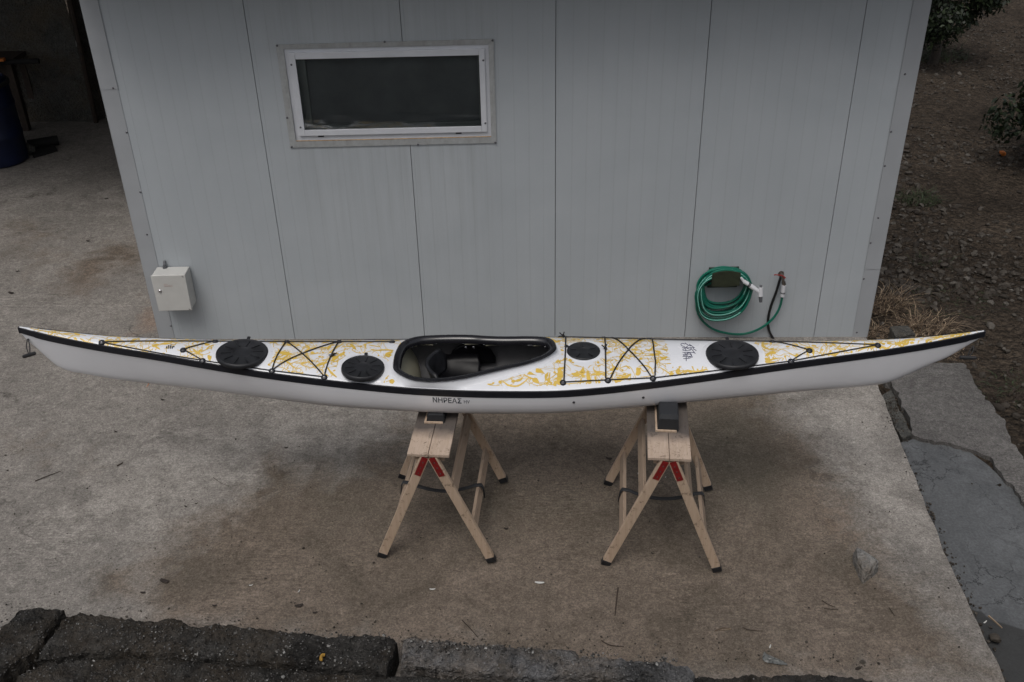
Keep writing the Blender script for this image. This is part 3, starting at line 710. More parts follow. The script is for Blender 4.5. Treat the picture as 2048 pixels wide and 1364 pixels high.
pipe = MB(); pipe.tube(smoothpath([wp(1562, 552, .03), wp(1559, 562, .028), wp(1552, 585, .025), wp(1542, 612, .022), wp(1536.5, 637, .02), wp(1538, 660, .02), wp(1550, 682, .02), wp(1570, 706, .03)], 8), .0095, 10)
single('black_water_pipe', pipe, M['bpipe'], 'thin black water pipe running down the wall from the tap', 'pipe')

# ================================================================== KAYAK
KS = Vector((-2.7022, 4.7508)); KB = Vector((2.5704, 4.6378)); KL = (KB - KS).length
KA = math.atan2(KB.y - KS.y, KB.x - KS.x); KO = (KS + KB) / 2
Kt = Matrix.Translation(Vector((KO.x, KO.y, 0))) @ Matrix.Rotation(KA, 4, 'Z'); Ki = Kt.inverted()
def interp(x, T):
    if x <= T[0][0]: return T[0][1]
    for i in range(len(T) - 1):
        if x <= T[i + 1][0]:
            (x1, y1), (x2, y2) = T[i], T[i + 1]; h = x2 - x1; t = (x - x1) / h
            m1 = (y2 - T[i - 1][1]) / (x2 - T[i - 1][0]) if i > 0 else (y2 - y1) / h
            m2 = (T[i + 2][1] - y1) / (T[i + 2][0] - x1) if i + 2 < len(T) else (y2 - y1) / h
            return (2*t**3 - 3*t*t + 1) * y1 + (t**3 - 2*t*t + t) * h * m1 + (-2*t**3 + 3*t*t) * y2 + (t**3 - t*t) * h * m2
    return T[-1][1]
TB = [(0, .006), (.06, .016), (.167, .030), (.437, .052), (.772, .087), (1.052, .126), (1.309, .163), (1.662, .207), (1.936, .237), (2.2, .262), (2.5, .279), (2.75, .284), (2.95, .282), (3.173, .262), (3.444, .227), (3.717, .187), (3.937, .153), (4.269, .106), (4.544, .075), (4.765, .053), (4.955, .036), (5.144, .021), (5.22, .013), (KL, .006)]
TS = [(0, 1.252), (.167, 1.212), (.437, 1.160), (.772, 1.114), (1.052, 1.078), (1.309, 1.050), (1.662, 1.020), (1.936, 1.001), (2.2, .988), (2.5, .980), (2.9, .976), (3.173, .979), (3.444, .988), (3.717, 1.000), (3.937, 1.012), (4.269, 1.033), (4.544, 1.053), (4.765, 1.073), (4.955, 1.096), (5.144, 1.126), (KL, 1.152)]
TK = [(0, 1.226), (.02, 1.185), (.06, 1.13), (.1, 1.07), (.14, 1.018), (.2, .980), (.27, .962), (.44, .922), (.66, .888), (.94, .853), (1.22, .826), (1.76, .792), (2.5, .775), (3.2, .780), (4.0, .795), (4.33, .802), (4.6, .812), (4.76, .828), (4.81, .840), (4.9, .885), (5.015, .953), (5.11, 1.003), (5.23, 1.098), (KL, 1.132)]
TC = [(0, .006), (.3, .016), (.8, .030), (1.3, .044), (1.8, .050), (2.1, .050), (2.5, .055), (2.9, .066), (3.2, .064), (3.6, .054), (4.0, .046), (4.5, .030), (5.0, .012), (KL, .006)]
bw = lambda s: interp(s, TB); zsh = lambda s: interp(s, TS); zke = lambda s: interp(s, TK); crn = lambda s: interp(s, TC)
def deckz(s, v):
    u = min(1, abs(v) / bw(s)); return zsh(s) + .014 + crn(s) * (1 - u ** 2.6) ** .85
def kpt(s, v, z): return Vector((s - KL / 2, v, z))
def kworld(s, v, z): return Kt @ kpt(s, v, z)
def on_deck(px, py, off=0.0, lim=.96):
    z = 1.05
    for _ in range(60):
        P = Ki @ at_z(px, py, z); s = P.x + KL / 2; v = P.y; b = bw(s); v = max(-b * lim, min(b * lim, v)); z = z * .6 + .4 * (deckz(s, v) + off)
    return s, v
def on_plane(px, py, z):
    P = Ki @ at_z(px, py, z); return P.x + KL / 2, P.y
SIGX = on_deck(1385, 703)[0] - KL / 2
kay = thing('sea_kayak', 'long white sea kayak with yellow splashes on its deck, resting on two trestles', 'kayak', (KO.x, KO.y, 0), KA)
SS = []; s = 0
while s < KL:
    SS.append(s); e = min(s, KL - s); s += .008 if e < .2 else (.02 if e < .7 else .012 if 1.9 < s < 3.1 else .02)
SS.append(KL)
H1 = [(1, 0), (.995, -.12), (.985, -.28), (.962, -.45), (.925, -.60), (.865, -.73), (.76, -.835), (.62, -.90), (.45, -.945), (.22, -.985), (0, -1)]
H2 = [(1, 0), (.90, -.12), (.78, -.25), (.66, -.40), (.54, -.55), (.43, -.68), (.33, -.79), (.24, -.88), (.15, -.94), (.07, -.98), (0, -1)]
def hullpt(s, i, side, scale=1.0):
    k = min(1, max(0, (abs(s - KL / 2) / (KL / 2) - (.55 if s > KL / 2 else .35)) / .5)) ** 1.2
    fr = H1[i][0] * (1 - k) + H2[i][0] * k; fz = H1[i][1]
    b = bw(s); zs = zsh(s) - .014; zk = zke(s); zk = min(zk, zs - .004)
    return side * b * fr * scale, zs + (zs - zk) * fz
def hull_side(s, w_):                       # w_ 0..1 down the near side, straight interpolation
    x = w_ * 10; i = min(9, int(x)); t = x - i; a = hullpt(s, i, -1); b = hullpt(s, i + 1, -1); return a[0] + (b[0] - a[0]) * t, a[1] + (b[1] - a[1]) * t
mb = MB(); rows = []
for s in SS:
    r = [kpt(s, *hullpt(s, i, -1)) for i in range(11)] + [kpt(s, *hullpt(s, i, 1)) for i in range(9, -1, -1)]; rows.append(r)
mb.grid(rows); mb.add(rows[0], [tuple(range(21))]); mb.add(rows[-1], [tuple(range(20, -1, -1))])
hull = obj('hull', mb, M['white'], kay, angle=60)
# yellow paint thrown over the deck: ribbons and drops that lie in the deck's own mesh
HATCHES = []
def SPLASH(mb):
    random.seed(31)
    def ok(s_, v_, m_=.02):
        if s_ < .02 or s_ > KL - .02: return False
        if abs(v_) > bw(s_) * (.90 if s_ > .8 else .97): return False
        for a_, b_, r_ in HATCHES:
            if math.hypot(s_ - a_, v_ - b_) < r_ * 1.22: return False
        if abs(s_ - KL / 2 - SIGX) < .13 and v_ > -.13: return False
        if 1.9 < s_ < 3.05 and inpoly(s_, v_, hole_out): return False
        return True
    lay = [0]
    def ribbon(pts, wd):
        lay[0] = (lay[0] + 1) % 23; off = .0006 + lay[0] * .00005; n = len(pts); vs = []; run = []
        def flush():
            if len(run) > 1:
                base = []; 
                for (p, t, w__) in run:
                    nn = Vector((-t.y, t.x)); 
                    for sg_ in (-1, 1):
                        q = p + nn * (w__ * sg_); q.y = max(-bw(q.x) * .985, min(bw(q.x) * .985, q.y)); base.append(kpt(q.x, q.y, deckz(q.x, q.y) + off))
                mb.add(base, [(2 * i, 2 * i + 2, 2 * i + 3, 2 * i + 1) for i in range(len(run) - 1)], 1)
            run.clear()
        for i, p in enumerate(pts):
            t = (pts[min(i + 1, n - 1)] - pts[max(0, i - 1)]); t = t.normalized() if t.length > 1e-9 else Vector((1, 0))
            if ok(p.x, p.y): run.append((p, t, wd[i]))
            else: flush()
        flush()
    def drop(c, r, st=1.0, ang=0.0):
        if not ok(c.x, c.y): return
        lay[0] = (lay[0] + 1) % 23; off = .0006 + lay[0] * .00005; n = 14; vs = [kpt(c.x, c.y, deckz(c.x, c.y) + off)]; ph = random.uniform(0, 9)
        for k in range(n):
            a_ = 2 * math.pi * k / n; rr = r * (1 + .38 * noise.noise(Vector((math.cos(a_) * 1.3, math.sin(a_) * 1.3, ph)))); x, y = rr * st * math.cos(a_), rr * math.sin(a_)
            q = Vector((c.x + x * math.cos(ang) - y * math.sin(ang), c.y + x * math.sin(ang) + y * math.cos(ang))); b_ = bw(q.x) * .985; q.y = max(-b_, min(b_, q.y)); vs.append(kpt(q.x, q.y, deckz(q.x, q.y) + off))
        mb.add(vs, [(0, 1 + k, 1 + (k + 1) % n) for k in range(n)], 1)
    def walk(c, L_, w0, curl, blob):
        a_ = random.gauss(0, .9) + (math.pi if random.random() < .5 else 0); k_ = random.gauss(0, curl); pts = []; wd = []; st = .004; n = int(L_ / st); p = c.copy(); ph = random.uniform(0, 50)
        for i in range(n):
            k_ += random.gauss(0, curl * .35); k_ *= .93; a_ += k_ * st; 
            if random.random() < .012: a_ += random.choice((-1, 1)) * random.uniform(.8, 2.0)
            p = p + Vector((math.cos(a_), math.sin(a_))) * st; pts.append(p.copy())
            m_ = max(0, noise.noise(Vector((i * .045, ph, 0)))); wd.append(w0 * (.55 + .5 * noise.noise(Vector((i * .12, ph, 5)))) + blob * m_ ** 2 * math.sin(math.pi * min(1, i / n * 1.05)))
        ribbon(pts, wd)
        if random.random() < .5: drop(pts[-1], w0 * random.uniform(1.5, 3.6), random.uniform(1, 1.8), a_)
    for i in range(2500):
        s_ = random.uniform(.05, KL - .05); b_ = bw(s_)
        v_ = random.uniform(-1, 1) * b_ * .92
        dens = 1.0
        dens = min(1, .12 + .9 * b_ / .26)
        if noise.noise(Vector((s_ * 2.2, v_ * 5, 8))) < -.25: dens *= .3
        if 2.0 < s_ < 2.75: dens *= .45
        if random.random() > dens: continue
        r_ = random.random()
        if r_ < .62: walk(Vector((s_, v_)), random.uniform(.04, .20), random.uniform(.0016, .0030), random.choice((12, 22, 38)), random.choice((0, .004, .010, .018)))
        elif r_ < .82: walk(Vector((s_, v_)), random.uniform(.05, .17), random.uniform(.0022, .0044), random.choice((10, 18)), random.choice((.02, .032, .045)))
        elif r_ < .93: drop(Vector((s_, v_)), random.uniform(.004, .011), random.uniform(1, 2.2), random.uniform(-.6, .6))
        else:
            for _ in range(7): drop(Vector((s_ + random.gauss(0, .03), v_ + random.gauss(0, .02))), random.uniform(.0015, .004))
    D = lambda x, y: Vector(on_deck(x, y, 0, .97))
    for pl, w__ in (([(583,743),(590,748),(602,750),(612,752)], .010), ([(576,742),(588,757)], .006), ([(1118,737),(1121,748),(1118,760),(1120,779)], .012), ([(1108,772),(1113,762)], .008), ([(1118,739),(1131,735)], .006), ([(1100,745),(1098,762),(1104,767),(1092,760)], .005),
                    ([(1175,742),(1178,760),(1181,771)], .009), ([(1190,752),(1193,768)], .005), ([(1222,770),(1232,762),(1250,755),(1262,748)], .009), ([(1138,768),(1140,779),(1150,771),(1155,777)], .004), ([(1275,735),(1277,745),(1272,750)], .011), ([(1277,733),(1290,731),(1302,737),(1305,748)], .004),
                    ([(1340,745),(1350,757)], .011), ([(1320,735),(1345,752)], .003), ([(1356,750),(1372,742),(1395,744),(1405,741),(1420,738)], .005), ([(1447,741),(1452,748),(1460,742)], .009), ([(1520,726),(1524,736),(1522,743)], .012), ([(1535,722),(1540,738),(1548,741)], .010), ([(1500,740),(1520,728),(1545,719),(1560,716)], .004),
                    ([(1635,718),(1641,727)], .011), ([(1655,708),(1680,711),(1690,708)], .006), ([(1715,703),(1735,695),(1760,694),(1775,697),(1783,690)], .005), ([(1745,697),(1753,696)], .013), ([(1783,690),(1805,684),(1830,679)], .004), ([(1900,673),(1912,671),(1925,669)], .010), ([(1861,682),(1862,686)], .006),
                    ([(793,716),(775,710),(785,703)], .013), ([(783,741),(772,745),(765,738)], .008), ([(797,770),(810,775)], .014), ([(752,759),(760,762),(778,766)], .004), ([(780,760),(788,766)], .011), ([(765,764),(770,767)], .010), ([(835,776),(842,778)], .006), ([(876,775),(884,778)], .006), ([(925,774),(938,770),(932,772)], .005), ([(945,765),(950,770)], .005),
                    ([(975,764),(988,760),(985,768),(975,768)], .004), ([(1002,760),(1010,766),(1018,771),(1035,772),(1050,763),(1058,754)], .004), ([(1012,752),(1030,749)], .006), ([(160,677),(172,684),(186,689),(200,693)], .005), ([(210,690),(216,695)], .010), ([(253,698),(262,703),(280,708),(292,713),(305,717),(308,709)], .005), ([(228,691),(236,694)], .005),
                    ([(290,684),(330,683),(360,687)], .004), ([(305,690),(320,699)], .004), ([(385,697),(395,705),(402,700)], .005), ([(412,700),(418,694),(428,690)], .004), ([(60,657),(110,666),(160,673)], .003), ([(610,689),(618,697),(612,702)], .006), ([(655,700),(662,690)], .006), ([(700,688),(712,700)], .006), ([(745,702),(772,700),(798,703)], .006), ([(737,690),(760,694)], .005), ([(655,735),(662,745),(675,756)], .005), ([(680,711),(690,704)], .007), ([(1104,678),(1112,684),(1118,682)], .009), ([(1085,720),(1115,722),(1120,727)], .006), ([(1220,680),(1250,686),(1262,682)], .004), ([(1290,698),(1300,700),(1310,690)], .006), ([(1400,686),(1412,688)], .006), ([(1310,722),(1330,718)], .004)):
        pts = [p.xy for p in smoothpath([Vector((*D(x, y), 0)) for x, y in pl], 10)]; n = len(pts); ribbon(pts, [w__ * (.35 + .9 * math.sin(math.pi * min(.97, (i + .6) / n)) * (1 + .35 * noise.noise(Vector((i * .4, w__ * 900, 2))))) for i in range(n)])
# deck with the cockpit opening
CK_out = [(787,734),(788,720),(792,704),(804,686),(828,676),(857,672.5),(906,671),(945,671.5),(974,673.5),(1013,674.5),(1052,674),(1082,675),(1103,680),(1112,693),(1107,704),(1088,716),(1052,728),(1013,737),(974,746),(935,755),(896,761),(857,763),(824,759),(802,750),(791,742)]
RIMZ = .034
CK = []
for px, py in CK_out:
    z = 1.08
    for _ in range(40):
        s_, v_ = on_plane(px, py, z); z = .7 * z + .3 * (zsh(s_) + .014 + crn(s_) * (1 - .55 * min(1, abs(v_) / bw(s_)) ** 2) + RIMZ)
    CK.append(Vector((s_, v_)))
CKs = smoothpath([Vector((p.x, p.y, 0)) for p in CK], 6, True); NC = len(CKs)
CKn = []
for i in range(NC):
    t = (CKs[(i + 1) % NC] - CKs[i - 1]).normalized(); CKn.append(Vector((t.y, -t.x, 0)))
cen = sum(CKs, Vector()) / NC
if (CKs[0] - cen).dot(CKn[0]) < 0: CKn = [-n_ for n_ in CKn]
def rim_z(s, v): return zsh(s) + .014 + crn(s) * (1 - .55 * min(1, abs(v) / bw(s)) ** 2) + RIMZ
hole = [tuple((CKs[i] - CKn[i] * .030).xy) for i in range(0, NC, 2)]
hole_out = [tuple((CKs[i] + CKn[i] * .030).xy) for i in range(0, NC, 2)]
hole_in = [tuple((CKs[i] - CKn[i] * .040).xy) for i in range(0, NC, 2)]
for px_, py_, r_ in ((484, 704, .1415), (725.5, 733, .1175), (1167, 701, .094), (1464.5, 706, .144)):
    z = 1.08
    for _ in range(40):
        s_, v_ = on_plane(px_, py_, z); z = .6 * z + .4 * (zsh(s_) + .014 + crn(s_) + .006)
    HATCHES.append((s_, v_, r_))
NV = 34; mb = MB(); rows = []; ed = []
us = [math.sin(math.pi * (k / NV - .5)) for k in range(NV + 1)]
vs_ = []; fs_ = []
for s in SS:
    b = bw(s)
    for u in us:
        vs_.append(kpt(s, u * b, deckz(s, u * b))); ed.append(abs(u))
n1 = NV + 1
for i in range(len(SS) - 1):
    for k in range(NV):
        sm = (SS[i] + SS[i + 1]) / 2; vm = (us[k] + us[k + 1]) / 2 * bw(sm)
        if 1.9 < sm < 3.1 and inpoly(sm, vm, hole): continue
        a = i * n1 + k; fs_.append((a, a + 1, a + 1 + n1, a + n1))
mb.add(vs_, fs_); SPLASH(mb)
deck = obj('deck', mb, [M['deckw'], M['yellow']], kay, recalc=False, angle=80)
# seam tape
mb = MB()
for sd_ in (-1, 1):
    rows = []
    for s in SS:
        b = bw(s) + .0022; zs = zsh(s); hh = .0205 if .08 < s < KL - .08 else .018
        rows.append([kpt(s, sd_ * (b - .006), zs + hh + .001), kpt(s, sd_ * b, zs + hh - .002), kpt(s, sd_ * (b + .0008), zs), kpt(s, sd_ * (b - .0002), zs - hh), kpt(s, sd_ * (b - .006), zs - hh - .001)])
    mb.grid(rows)
for s_, dx in ((0, -.004), (KL, .004)):
    zs = zsh(s_); mb.box(tuple(kpt(s_ + dx - .004, -.009, zs - .018)), tuple(kpt(s_ + dx + .004, .009, zs + .018)))
obj('seam_band', mb, M['band'], kay, angle=50)
# coaming (white foot, black lip)
def loft(prof, name, mat, par, zf=rim_z, step=1, ang=50):
    mb = MB(); rows = []
    for i in list(range(0, NC, step)) + [0]:
        s_, v_ = CKs[i].x, CKs[i].y; row = []
        for dn, dz, m_ in prof:
            p = CKs[i] + CKn[i] * dn; p.y = max(-bw(p.x) * .965, min(bw(p.x) * .965, p.y)) if m_ else p.y; z = (zf(CKs[i].x, CKs[i].y) + dz) if m_ == 0 else deckz(p.x, p.y) + dz
            row.append(kpt(p.x, p.y, z))
        rows.append(row)
    mb.grid(rows); return obj(name, mb, mat, par, recalc=False, angle=ang)
loft([(.022, -.004, 1), (.010, .002, 1), (.0, .010, 1), (-.006, -.012, 0), (-.010, -.006, 0)], 'coaming_foot', M['rimw'], kay)
rim = loft([(-.012, -.008, 0), (-.001, -.006, 0), (.003, 0, 0), (0, .006, 0), (-.012, .008, 0), (-.028, .004, 0), (-.036, -.006, 0), (-.039, -.018, 0), (-.040, -.028, 0)], 'cockpit_rim', M['coam'], kay)
# inside of the hull
mb = MB(); rows = []
s = 1.80
LS = []
while s < 3.55: LS.append(s); s += .03
for s in LS: rows.append([kpt(s, hullpt(s, i, -1, .97)[0], hullpt(s, i, -1)[1] + .008) for i in range(11)] + [kpt(s, hullpt(s, i, 1, .97)[0], hullpt(s, i, 1)[1] + .008) for i in range(9, -1, -1)])
mb.grid(rows); obj('hull_liner', mb, M['liner'], kay, recalc=False)
mb = MB(); rows = []
for s in LS: rows.append([kpt(s, u * bw(s) * .985, deckz(s, u * bw(s)) - .006) for u in us])
vs_ = [v for r in rows for v in r]; fs_ = []
for i in range(len(LS) - 1):
    for k in range(NV):
        sm = (LS[i] + LS[i + 1]) / 2; vm = (us[k] + us[k + 1]) / 2 * bw(sm)
        if any(inpoly(a_, b_, hole_in) for a_, b_ in ((sm, vm), (LS[i], us[k] * bw(sm)), (LS[i+1], us[k+1] * bw(sm)), (LS[i], us[k+1] * bw(sm)), (LS[i+1], us[k] * bw(sm)))): continue
        a = i * n1 + k; fs_.append((a, a + 1, a + 1 + n1, a + n1))
mb.add(vs_, fs_); obj('deck_lining', mb, M['bulk'], kay, recalc=False)
def bulkhead(s0, lean, mat, bulge=0):
    mb = MB(); rows = []
    for j in range(9):
        t = j / 8; z0 = zke(s0) + .012; z1 = zsh(s0) + crn(s0) * .95
        z = z0 + (z1 - z0) * t; s_ = s0 + lean * (t) + bulge * math.sin(t * math.pi)
        row = []
        for k in range(13):
            u = -1 + k / 6
            # widest half-breadth available at this height
            hb = .01
            for i in range(11):
                y_, z_ = hullpt(s0, i, 1)
                if z_ <= z + .004: hb = max(hb, y_ * .965)
            if z > zsh(s0) - .014: hb = bw(s0) * (.95 - .3 * max(0, (z - zsh(s0)) / max(.01, crn(s0))) ** 2)
            row.append(kpt(s_ + bulge * .6 * (1 - u * u), u * hb, z))
        rows.append(row)
    mb.grid(rows); return obj('bulkhead', mb, mat, kay, recalc=False)
bulkhead(2.17, -.13, M['bulk'], .02); bulkhead(3.5, 0, M['liner'])
# seat: pan, hip plates, backrest
mb = MB(); rows = []
for j in range(17):
    t = j / 16; row = []
    for k in range(15):
        u = -1 + k / 7; s_ = 2.27 + (.30 - .10 * u * u + .03 * math.cos(u * math.pi * 2)) * t; v_ = u * .205 * (1 - .16 * max(0, t - .55))
        base = .850 - .035 * t + .02 * max(0, .25 - t) * 4 * .5
        row.append(kpt(s_, v_, base + (.075 + .06 * t) * abs(u) ** 3 - .012 * math.cos(u * math.pi * 2) * (t > .4) * (t - .4)))
    rows.append(row)
mb.grid(rows); seat = obj('seat', mb, M['gloss'], kay, recalc=False); md = seat.modifiers.new('t', 'SOLIDIFY'); md.thickness = .005
mb = MB(); rows = []
for sd_ in (-1, 1):
    rows = []
    for j in range(13):
        t = j / 12; s_ = 2.33 + .27 * t; hgt = math.sin(t * math.pi) ** .5
        z0 = .87; z1 = .90 + .105 * hgt; rows.append([kpt(s_, sd_ * (.205 + .012 * q / 5), z0 + (z1 - z0) * q / 5) for q in range(6)])
    mb.grid(rows)
for hp in each('hip_plate', mb, M['gloss'], kay, recalc=False): md = hp.modifiers.new('t', 'SOLIDIFY'); md.thickness = .005
mb = MB()
for dx in (0, .045): mb.lathe([(.0085, 0), (.0085, .003), (.004, .006), (0, .0065)], kpt(2.43 + dx, .2125, .972), 12, M=Matrix.Rotation(R(90), 3, 'X'))
each('bolt', mb, M['chrome'], kay)
mb = MB(); rows = []
for j in range(11):
    t = j / 10; z = .865 + .15 * t; row = []
    for k in range(15):
        u = -1 + k / 7; row.append(kpt(2.25 - .03 * t + .065 * u * u + .012 * math.sin(t * 3), u * (.165 - .03 * (2 * t - 1) ** 2), z))
    rows.append(row)
mb.grid(rows); br = obj('backrest', mb, M['rubber'], kay, recalc=False); md = br.modifiers.new('t', 'SOLIDIFY'); md.thickness = .018; md.offset = 0
# hatches
def hatch(px, py, r, ribs, name='hatch_cover', tabang=90, grow=1.14):
    z = 1.08
    for _ in range(40):
        s_, v_ = on_plane(px, py, z); z = .6 * z + .4 * (zsh(s_) + .014 + crn(s_) + .006)
    sl = (zsh(s_ + .1) + crn(s_ + .1) - zsh(s_ - .1) - crn(s_ - .1)) / .2
    T = Matrix.Rotation(-math.atan(sl), 3, 'Y'); c = kpt(s_, v_, zsh(s_) + .014 + crn(s_))
    # moulded white ring round the opening, following the deck
    mb = MB(); rows = []
    for k in range(49):
        an = 2 * math.pi * k / 48; row = []
        for rr, dz in ((grow + .05, -.004), (grow, .0012), (1.03, -.012 if r > .1 else -.006), (.90, -.012)):
            ss, vv = s_ + r * rr * math.cos(an), v_ + r * rr * math.sin(an); b = bw(ss)
            vv = max(-b * .93, min(b * .93, vv)); row.append(kpt(ss, vv, deckz(ss, vv) + (.0012 if dz == .0012 else .002) - (0.003 if rr > grow else 0)))
        rows.append(row)
    mb.grid(rows); obj('hatch_ring', mb, M['rimw'], kay, recalc=False)
    mb = MB(); lo = -.016 if r > .13 else (-.019 if r > .1 else -.016)
    prof = [(r * .985, lo), (r, lo + .006), (r, -.004), (r * .985, .006), (r * .95, .009), (r * .90, .006), (r * .86, .0045), (r * .36, .006), (r * .34, .0045), (r * .30, .003), (r * .01, .003)]
    mb.lathe(prof, c, 56, M=T)
    for k in range(ribs):
        an = 2 * math.pi * (k + .3) / ribs; d = Vector((math.cos(an), math.sin(an), 0)); sdv = Vector((-d.y, d.x, 0)); 
        p_, q_ = T @ (d * r * .42 + Vector((0, 0, .007))), T @ (d * r * .80 + Vector((0, 0, .007)))
        mb.bar(c + p_, c + q_, .006, .006, T @ sdv)
    hc = obj(name, mb, M['rubber'], kay, recalc=True, angle=50)
    an = R(tabang); d = Vector((math.cos(an), math.sin(an), 0)); mb = MB()
    mb.bar(c + T @ (d * r * .97 + Vector((0, 0, .0))), c + T @ (d * (r + .022) + Vector((0, 0, .006))), .018, .008, T @ Vector((-d.y, d.x, 0)))
    obj('tab', mb, M['rubber'], hc, bevel=.002)
    return s_, v_
hatch(484, 704, .1415, 10); hatch(725.5, 733, .1175, 10); hatch(1167, 701, .094, 5, tabang=150); hatch(1464.5, 706, .144, 10)
# deck fittings and lines
FIT = {}
def fit(k, px, py, turn=0, lim=.93):
    s_, v_ = on_deck(px, py, .008, lim); FIT[k] = (s_, v_)
    eps = .01; dsz = (deckz(s_ + eps, v_) - deckz(s_ - eps, v_)) / (2 * eps); dvz = (deckz(s_, v_ + eps) - deckz(s_, v_ - eps)) / (2 * eps); dvz = max(-.55, min(.55, dvz))
    nrm = Vector((-dsz, -dvz, 1)).normalized(); q = nrm.to_track_quat('Z', 'X').to_matrix() @ Matrix.Rotation(R(turn), 3, 'Z') @ Matrix.Diagonal((1, 1, 1))
    c = kpt(s_, v_, deckz(s_, v_)); mb = MB(); mb.lathe([(.0185, -.002), (.0175, .004), (.014, .008), (.008, .010), (0, .010)], c, 18, M=q)
    f = obj('deck_fitting', mb, M['band'], kay); mb = MB(); mb.lathe([(.0032, .009), (.0030, .0108), (0, .011)], c, 8, M=q); obj('screw', mb, M['chrome'], f)
for k, px, py in (('a0',203,683),('a1',366,698),('a2',402,724.5),('a3',430,681),('a4',541,746.5),('a5',573,682),('a6',647,756.5),('a7',678,682),('a8',784,682),
                  ('b0',1126,763),('b1',1216,758.5),('b2',1306,754.5),('b3',1584,724),('b4',1619,699),('b5',1756,688.5),('b6',1545,681.5),('b7',1122,671),('b8',1207,672.5),('b9',1298,676)): fit(k, px, py)
def P2(k): return k if isinstance(k, tuple) else FIT[k]
def line(mb, ks, r=.0034, off=.009, sag=0):
    pts = []
    K = [P2(k) for k in ks]
    for a_, b_ in zip(K, K[1:]):
        n = max(2, int(math.hypot(a_[0] - b_[0], a_[1] - b_[1]) / .02))
        for i in range(n + (1 if b_ is K[-1] else 0)):
            t = i / n; s_ = a_[0] + (b_[0] - a_[0]) * t; v_ = a_[1] + (b_[1] - a_[1]) * t
            v_ += sag * math.sin(t * math.pi); b = bw(s_) * .985; v_ = max(-b, min(b, v_)); pts.append(kpt(s_, v_, max(deckz(s_, v_) + r, 0) + .0015))
    # taut cord: lift to the upper envelope so it never dips into the deck
    mb.tube(pts, r, 6)
mb = MB(); line(mb, ['a3', 'a0', 'a2']); line(mb, ['a2', 'a4', 'a6']); line(mb, ['a3', 'a5']); line(mb, ['a5', 'a7', 'a8']); line(mb, ['a3', 'a1', 'a2']); each('deck_line', mb, M['cord'], kay)
mb = MB(); line(mb, ['b0', 'b1', 'b2', 'b3', 'b5', 'b6', 'b9', 'b8', 'b7']); line(mb, ['b6', 'b4', 'b3']); each('deck_line', mb, M['cord'], kay)
mb = MB(); line(mb, ['a4', 'a5', 'a6', 'a7', 'a4'], .0038); each('bungee', mb, M['cord'], kay)
kn = on_deck(666, 712); mb = MB(); kp = kpt(kn[0], kn[1], deckz(*kn) + .008); mb.tube([kp + Vector((-.012, -.018, 0)), kp, kp + Vector((.010, .014, .002))], [.003, .009, .003], 8); mb.tube([kp, kp + Vector((.022, .010, .006))], .003, 6); mb.tube([kp, kp + Vector((-.022, -.008, .004))], .003, 6); obj('knot', mb, M['cord'], kay)
mb = MB(); e = lambda x, y: on_deck(x, y, .008, .97)
line(mb, [e(1131.5, 672), e(1131, 700), e(1128, 761)], .0042); line(mb, [e(1209, 673), e(1211, 700), e(1211.5, 755)], .0042)
line(mb, [e(1221, 674), e(1256, 697), e(1280, 722), e(1301, 750)], .0042); line(mb, [e(1290, 676), e(1262, 692), e(1240, 720), e(1221, 755)], .0042); line(mb, [e(1304, 677), e(1308, 700), e(1311, 722), e(1310, 750)], .0042)
each('bungee', mb, M['cord'], kay)
for px, py in ((1211, 697), (1126, 668.5)):
    kn = on_deck(px, py, .008, .9); kp = kpt(kn[0], kn[1], deckz(*kn) + .010); mb = MB()
    mb.tube([kp + Vector((0, -.018, 0)), kp, kp + Vector((0, .018, 0))], [.004, .010, .004], 8); mb.tube([kp, kp + Vector((-.020, .016, .012))], .0035, 6); mb.tube([kp, kp + Vector((.006, .004, .024))], .0035, 6); obj('knot', mb, M['cord'], kay)
# carry toggles at both ends
for s_, dirs, tpx, drop in ((.10, -1, None, .10), (KL - .10, 1, None, .12)):
    b = hullpt(s_, 4, -1); zt_ = zke(s_) + .03
    p0 = kpt(s_ - .0 * dirs, -.014, max(zt_, 1.10)); p1 = kpt(s_ + dirs * -.005, -.05, 1.03 if dirs < 0 else .985)
    if dirs < 0: p0 = kpt(.03, -.012, 1.20); p1 = kpt(.040, -.06, 1.125)
    else: p0 = kpt(KL - .045, -.014, 1.085); p1 = kpt(KL - .075, -.05, 1.03)
    mb = MB(); ax = Vector((1, -.15, .38)).normalized() if dirs < 0 else Vector((1, -.1, 0)).normalized(); ctr = p1 + ax * (0 if dirs < 0 else 0)
    mb.tube([ctr - ax * .045, ctr - ax * .040, ctr, ctr + ax * .040, ctr + ax * .045], [.006, .010, .011, .010, .006], 10)
    tg = obj('carry_toggle', mb, M['cord'], kay)
    mb = MB(); mb.tube(smoothpath([p0, (p0 + p1) / 2 + Vector((-.008, -.004, 0)), p1], 5), .003, 6); mb.tube(smoothpath([p0 + Vector((.004, .002, 0)), (p0 + p1) / 2 + Vector((.010, -.004, 0)), p1 + Vector((.003, 0, 0))], 5), .003, 6); each('toggle_cord', mb, M['cord'], tg)
